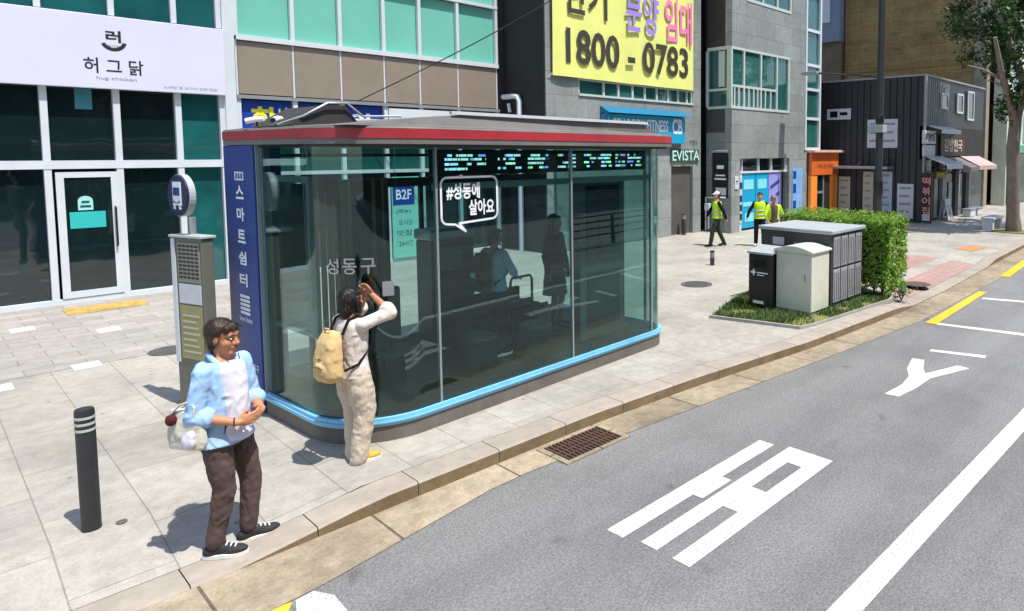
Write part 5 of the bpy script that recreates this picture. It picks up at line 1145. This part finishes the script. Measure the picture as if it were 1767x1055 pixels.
# 1. standing at the kerb
m1, MM, _ = person('person in open light blue shirt and brown trousers standing at the kerb', (1.42, 5.47, -.103), -58, 1.67,
    feet=[(.03, .125, 52), (-.04, -.1, 24)], arms=[((.03, .225, 1.08), (.21, .095, 1.03), (.35, -.85, -.1), (-.5, -.3, 0), .7), ((-.03, -.225, 1.08), (.19, -.10, 1.01), (.6, .75, .05), (-.5, .3, 0), .6)],
    top=dict(m=M_shirt, sleeve='elbow', hem=.84, g=.026, sr=1.06), bottom=dict(m=M_trb, w=.98, hem=.12), shoe=M_shoeg, hair=('short', M_hairb), hyaw=5, hpitch=4, tee=M_tee, belly=.035, bulk=.97)
bm = bmesh.new(); limb(bm, [(.05, .075, 1.40), (-.01, .085, 1.455), (-.065, .05, 1.47), (-.065, -.05, 1.47), (-.01, -.085, 1.455), (.05, -.075, 1.40)], [.016, .02, .02, .02, .02, .016], 10); remesh(bm, 'collar', M_shirt, m1, None, .007, 3, .006, None, MM)
q = MB(MM); q.tube([(.075, .06, 1.455), (.118, .035, 1.38), (.142, .012, 1.3), (.15, 0, 1.27)], .0035, 6); q.tube([(.075, -.06, 1.455), (.118, -.035, 1.38), (.142, -.012, 1.3), (.15, 0, 1.27)], .0035, 6); q.build('lanyard', M_dark, m1)
q = MB(MM); c = Vector((.175, -.11, 1.014)); q.tube([c+Vector((.026*math.cos(a)*.6, .026*math.cos(a)*-.8, .028*math.sin(a))) for a in [k*math.pi/6 for k in range(13)]], .006, 6); q.build('bracelet', M_dark, m1)
bg = bmesh.new(); MM = MM @ Matrix.Translation((.04, .05, .07)) @ Matrix.Translation((-.12, -.28, .95)) @ Matrix.Diagonal((.85, .85, .85, 1)) @ Matrix.Translation((.12, .28, -.95))
loft(bg, [(.77, -.12, -.285, .15, .05), (.85, -.12, -.285, .165, .055), (1.0, -.12, -.285, .15, .045), (1.09, -.12, -.285, .14, .025)], pw=3.5)
bag = remesh(bg, 'tote_bag', M_bag, None, MM @ Vector((-.1, -.28, .78)), .009, 6, .012, None, MM); tag(bag, 'off white tote bag hanging from the arm of the person at the kerb', 'bag')
for y in (-.25, -.32):
    q = MB(MM); q.tube([(-.22, y, 1.06), (-.14, y, 1.14), (-.05, y*.95, 1.17), (-.01, y, 1.12), (-.02, y, 1.06)], .009, 6); q.build('strap', M_bag, bag)
bg = bmesh.new(); ell(bg, (-.2, -.345, 1.02), (.042, .04, .048)); pm = remesh(bg, 'pom_pom', M_pom, bag, None, .006, 2, .012, HAIRT, MM)
bg = bmesh.new(); ell(bg, (-.05, -.35, .85), (.06, .03, .07)); ell(bg, (-.03, -.345, .9), (.04, .03, .045)); remesh(bg, 'white_pouch', M_tee, bag, None, .008, 4, .01, None, MM)

# 2. shading the eyes before the glass
m2, MM, _ = person('person in cream shirt and beige trousers raising both hands before the shelter glass', (2.53, 6.0, 0), 12, 1.55,
    feet=[(.05, .085, 15), (-.02, -.085, -18)], arms=[((.24, .2, 1.42), (.19, .06, 1.58), (-.1, -.3, .8), (-.8, 0, -.3), .5), ((.27, -.23, 1.44), (.16, -.11, 1.63), (-.15, .55, .75), (-.8, .1, -.2), .5)],
    top=dict(m=M_cream, sleeve='elbow', hem=.86, g=.016, sr=1.08), bottom=dict(m=M_beigec, w=1.36, hem=.045), shoe=M_shoey, hair=('bob', M_hair), hyaw=6, hpitch=-8)
bg = bmesh.new(); loft(bg, [(.87, -.235, 0, .075, .12), (.93, -.25, 0, .095, .145), (1.08, -.245, 0, .09, .145), (1.24, -.225, 0, .075, .13), (1.33, -.2, 0, .05, .1)], pw=3)
ell(bg, (-.32, 0, .99), (.045, .105, .085))
bp_ = remesh(bg, 'backpack', M_tan, None, MM @ Vector((-.25, 0, .87)), .009, 6, .01, None, MM); tag(bp_, 'tan canvas backpack worn by the person in cream with a raised arm', 'backpack')
for y in (.095, -.095):
    q = MB(MM); q.tube([(-.16, y, 1.3), (-.09, y, 1.43), (.0, y, 1.455), (.09, y*1.05, 1.4), (.125, y*1.2, 1.28), (.09, y*1.45, 1.12), (-.05, y*1.75, 1.0), (-.17, y*1.3, .96)], .013, 8); q.build('strap', M_drk, bp_)
q = MB(MM); q.tube([(-.24, .035, 1.325), (-.245, .03, 1.37), (-.245, -.03, 1.37), (-.24, -.035, 1.325)], .008, 6); q.build('grab_loop', M_tan, bp_)
q = MB(MM); q.tube([(-.31, -.1, 1.08), (-.335, 0, 1.1), (-.31, .1, 1.08)], .005, 6); q.tube([(-.355, -.075, 1.02), (-.368, 0, 1.03), (-.355, .075, 1.02)], .004, 6); q.build('zip', M_trb, bp_)

# 3 and 4. waiting inside the shelter
dn = lambda y: ((.0, .26*y, 1.1), (.06, .27*y, .86), (.1, 0, -1), (0, -y, 0), .4)
m3, MM, _ = person('person in pale blue with a black backpack standing inside the shelter', (4.86, 7.27, .17), 10, 1.62, feet=[(.04, .1, 8), (-.04, -.1, -8)], arms=[dn(1), ((.1, -.25, 1.12), (.24, -.16, 1.02), (.9, .3, 0), (0, .3, -1), .5)],
    top=dict(m=M_palec, sleeve='short'), bottom=dict(m=M_gryc), shoe=M_drk, hair=('short', M_hair))
bg = bmesh.new(); loft(bg, [(.9, -.23, 0, .08, .13), (1.05, -.26, 0, .11, .15), (1.25, -.24, 0, .1, .145), (1.4, -.2, 0, .06, .11)], pw=3)
b3 = remesh(bg, 'backpack', M_drk, None, MM @ Vector((-.25, 0, .9)), .011, 5, .015, None, MM); tag(b3, 'black backpack worn by the person in pale blue inside the shelter', 'backpack')
q = MB(MM); q.box(-.378, -.372, -.04, .04, 1.1, 1.16); q.build('badge', M_whitet, b3)
for y in (.1, -.1):
    q = MB(MM); q.tube([(-.16, y, 1.36), (-.06, y, 1.44), (.06, y, 1.42), (.125, y*1.2, 1.28), (.08, y*1.5, 1.1), (-.14, y*1.4, .98)], .014, 8); q.build('strap', M_drk, b3)
person('person with long black hair and a grey skirt standing inside the shelter', (6.25, 7.8, .17), -70, 1.66, feet=[(.02, .09, 8), (0, -.09, -8)], arms=[dn(1), dn(-1)],
    top=dict(m=M_drk, sleeve='long'), bottom=dict(m=M_greyt, skirt=True, hem=.5), shoe=M_drk, hair=('long', M_hair))

# 5 to 7. workers in yellow vests
vg = 'workers in yellow vests'
person('worker in a pale cap walking left in a yellow vest', (15.53, 11.85, 0), 145, 1.60, feet=[(.24, .09, 0), (-.26, -.07, 0)], arms=[((-.12, .27, 1.12), (-.2, .3, .88), (-.2, 0, -1), (0, -1, 0), .4), ((.14, -.27, 1.12), (.24, -.3, .92), (.4, 0, -1), (0, 1, 0), .4)],
    top=dict(m=M_drk), bottom=dict(m=M_gryc), shoe=M_drk, hair=('short', M_hair), vest=M_hivis, cap=M_poster, fine=False, group=vg, hyaw=12)
person('bareheaded worker in a bright yellow vest behind the dark cabinet', (16.35, 10.9, 0), 215, 1.58, feet=[(.06, .12, 8), (-.06, -.12, -8)], arms=[((.0, .32, 1.14), (.05, .38, .92), (.1, .1, -1), (0, -1, 0), .4), ((.0, -.32, 1.14), (.05, -.4, .92), (.1, -.1, -1), (0, 1, 0), .4)],
    top=dict(m=M_drk), bottom=dict(m=M_drk), shoe=M_poster, hair=('short', M_hair), vest=M_hivis, fine=False, group=vg)
person('worker in a grey cap half hidden by the dark cabinet', (15.6, 9.95, 0), 230, 1.58, feet=[(.06, .12, 8), (-.06, -.12, -8)], arms=[((.0, .28, 1.12), (.1, .26, .9), (.1, 0, -1), (0, -1, 0), .4), ((.05, -.27, 1.12), (.14, -.2, .92), (.3, .3, -1), (0, 1, 0), .4)],
    top=dict(m=M_hivis, sleeve='short', g=.03), bottom=dict(m=M_drk), shoe=M_drk, hair=('short', M_hair), cap=M_greyt, fine=False, group=vg, tee=M_trb)
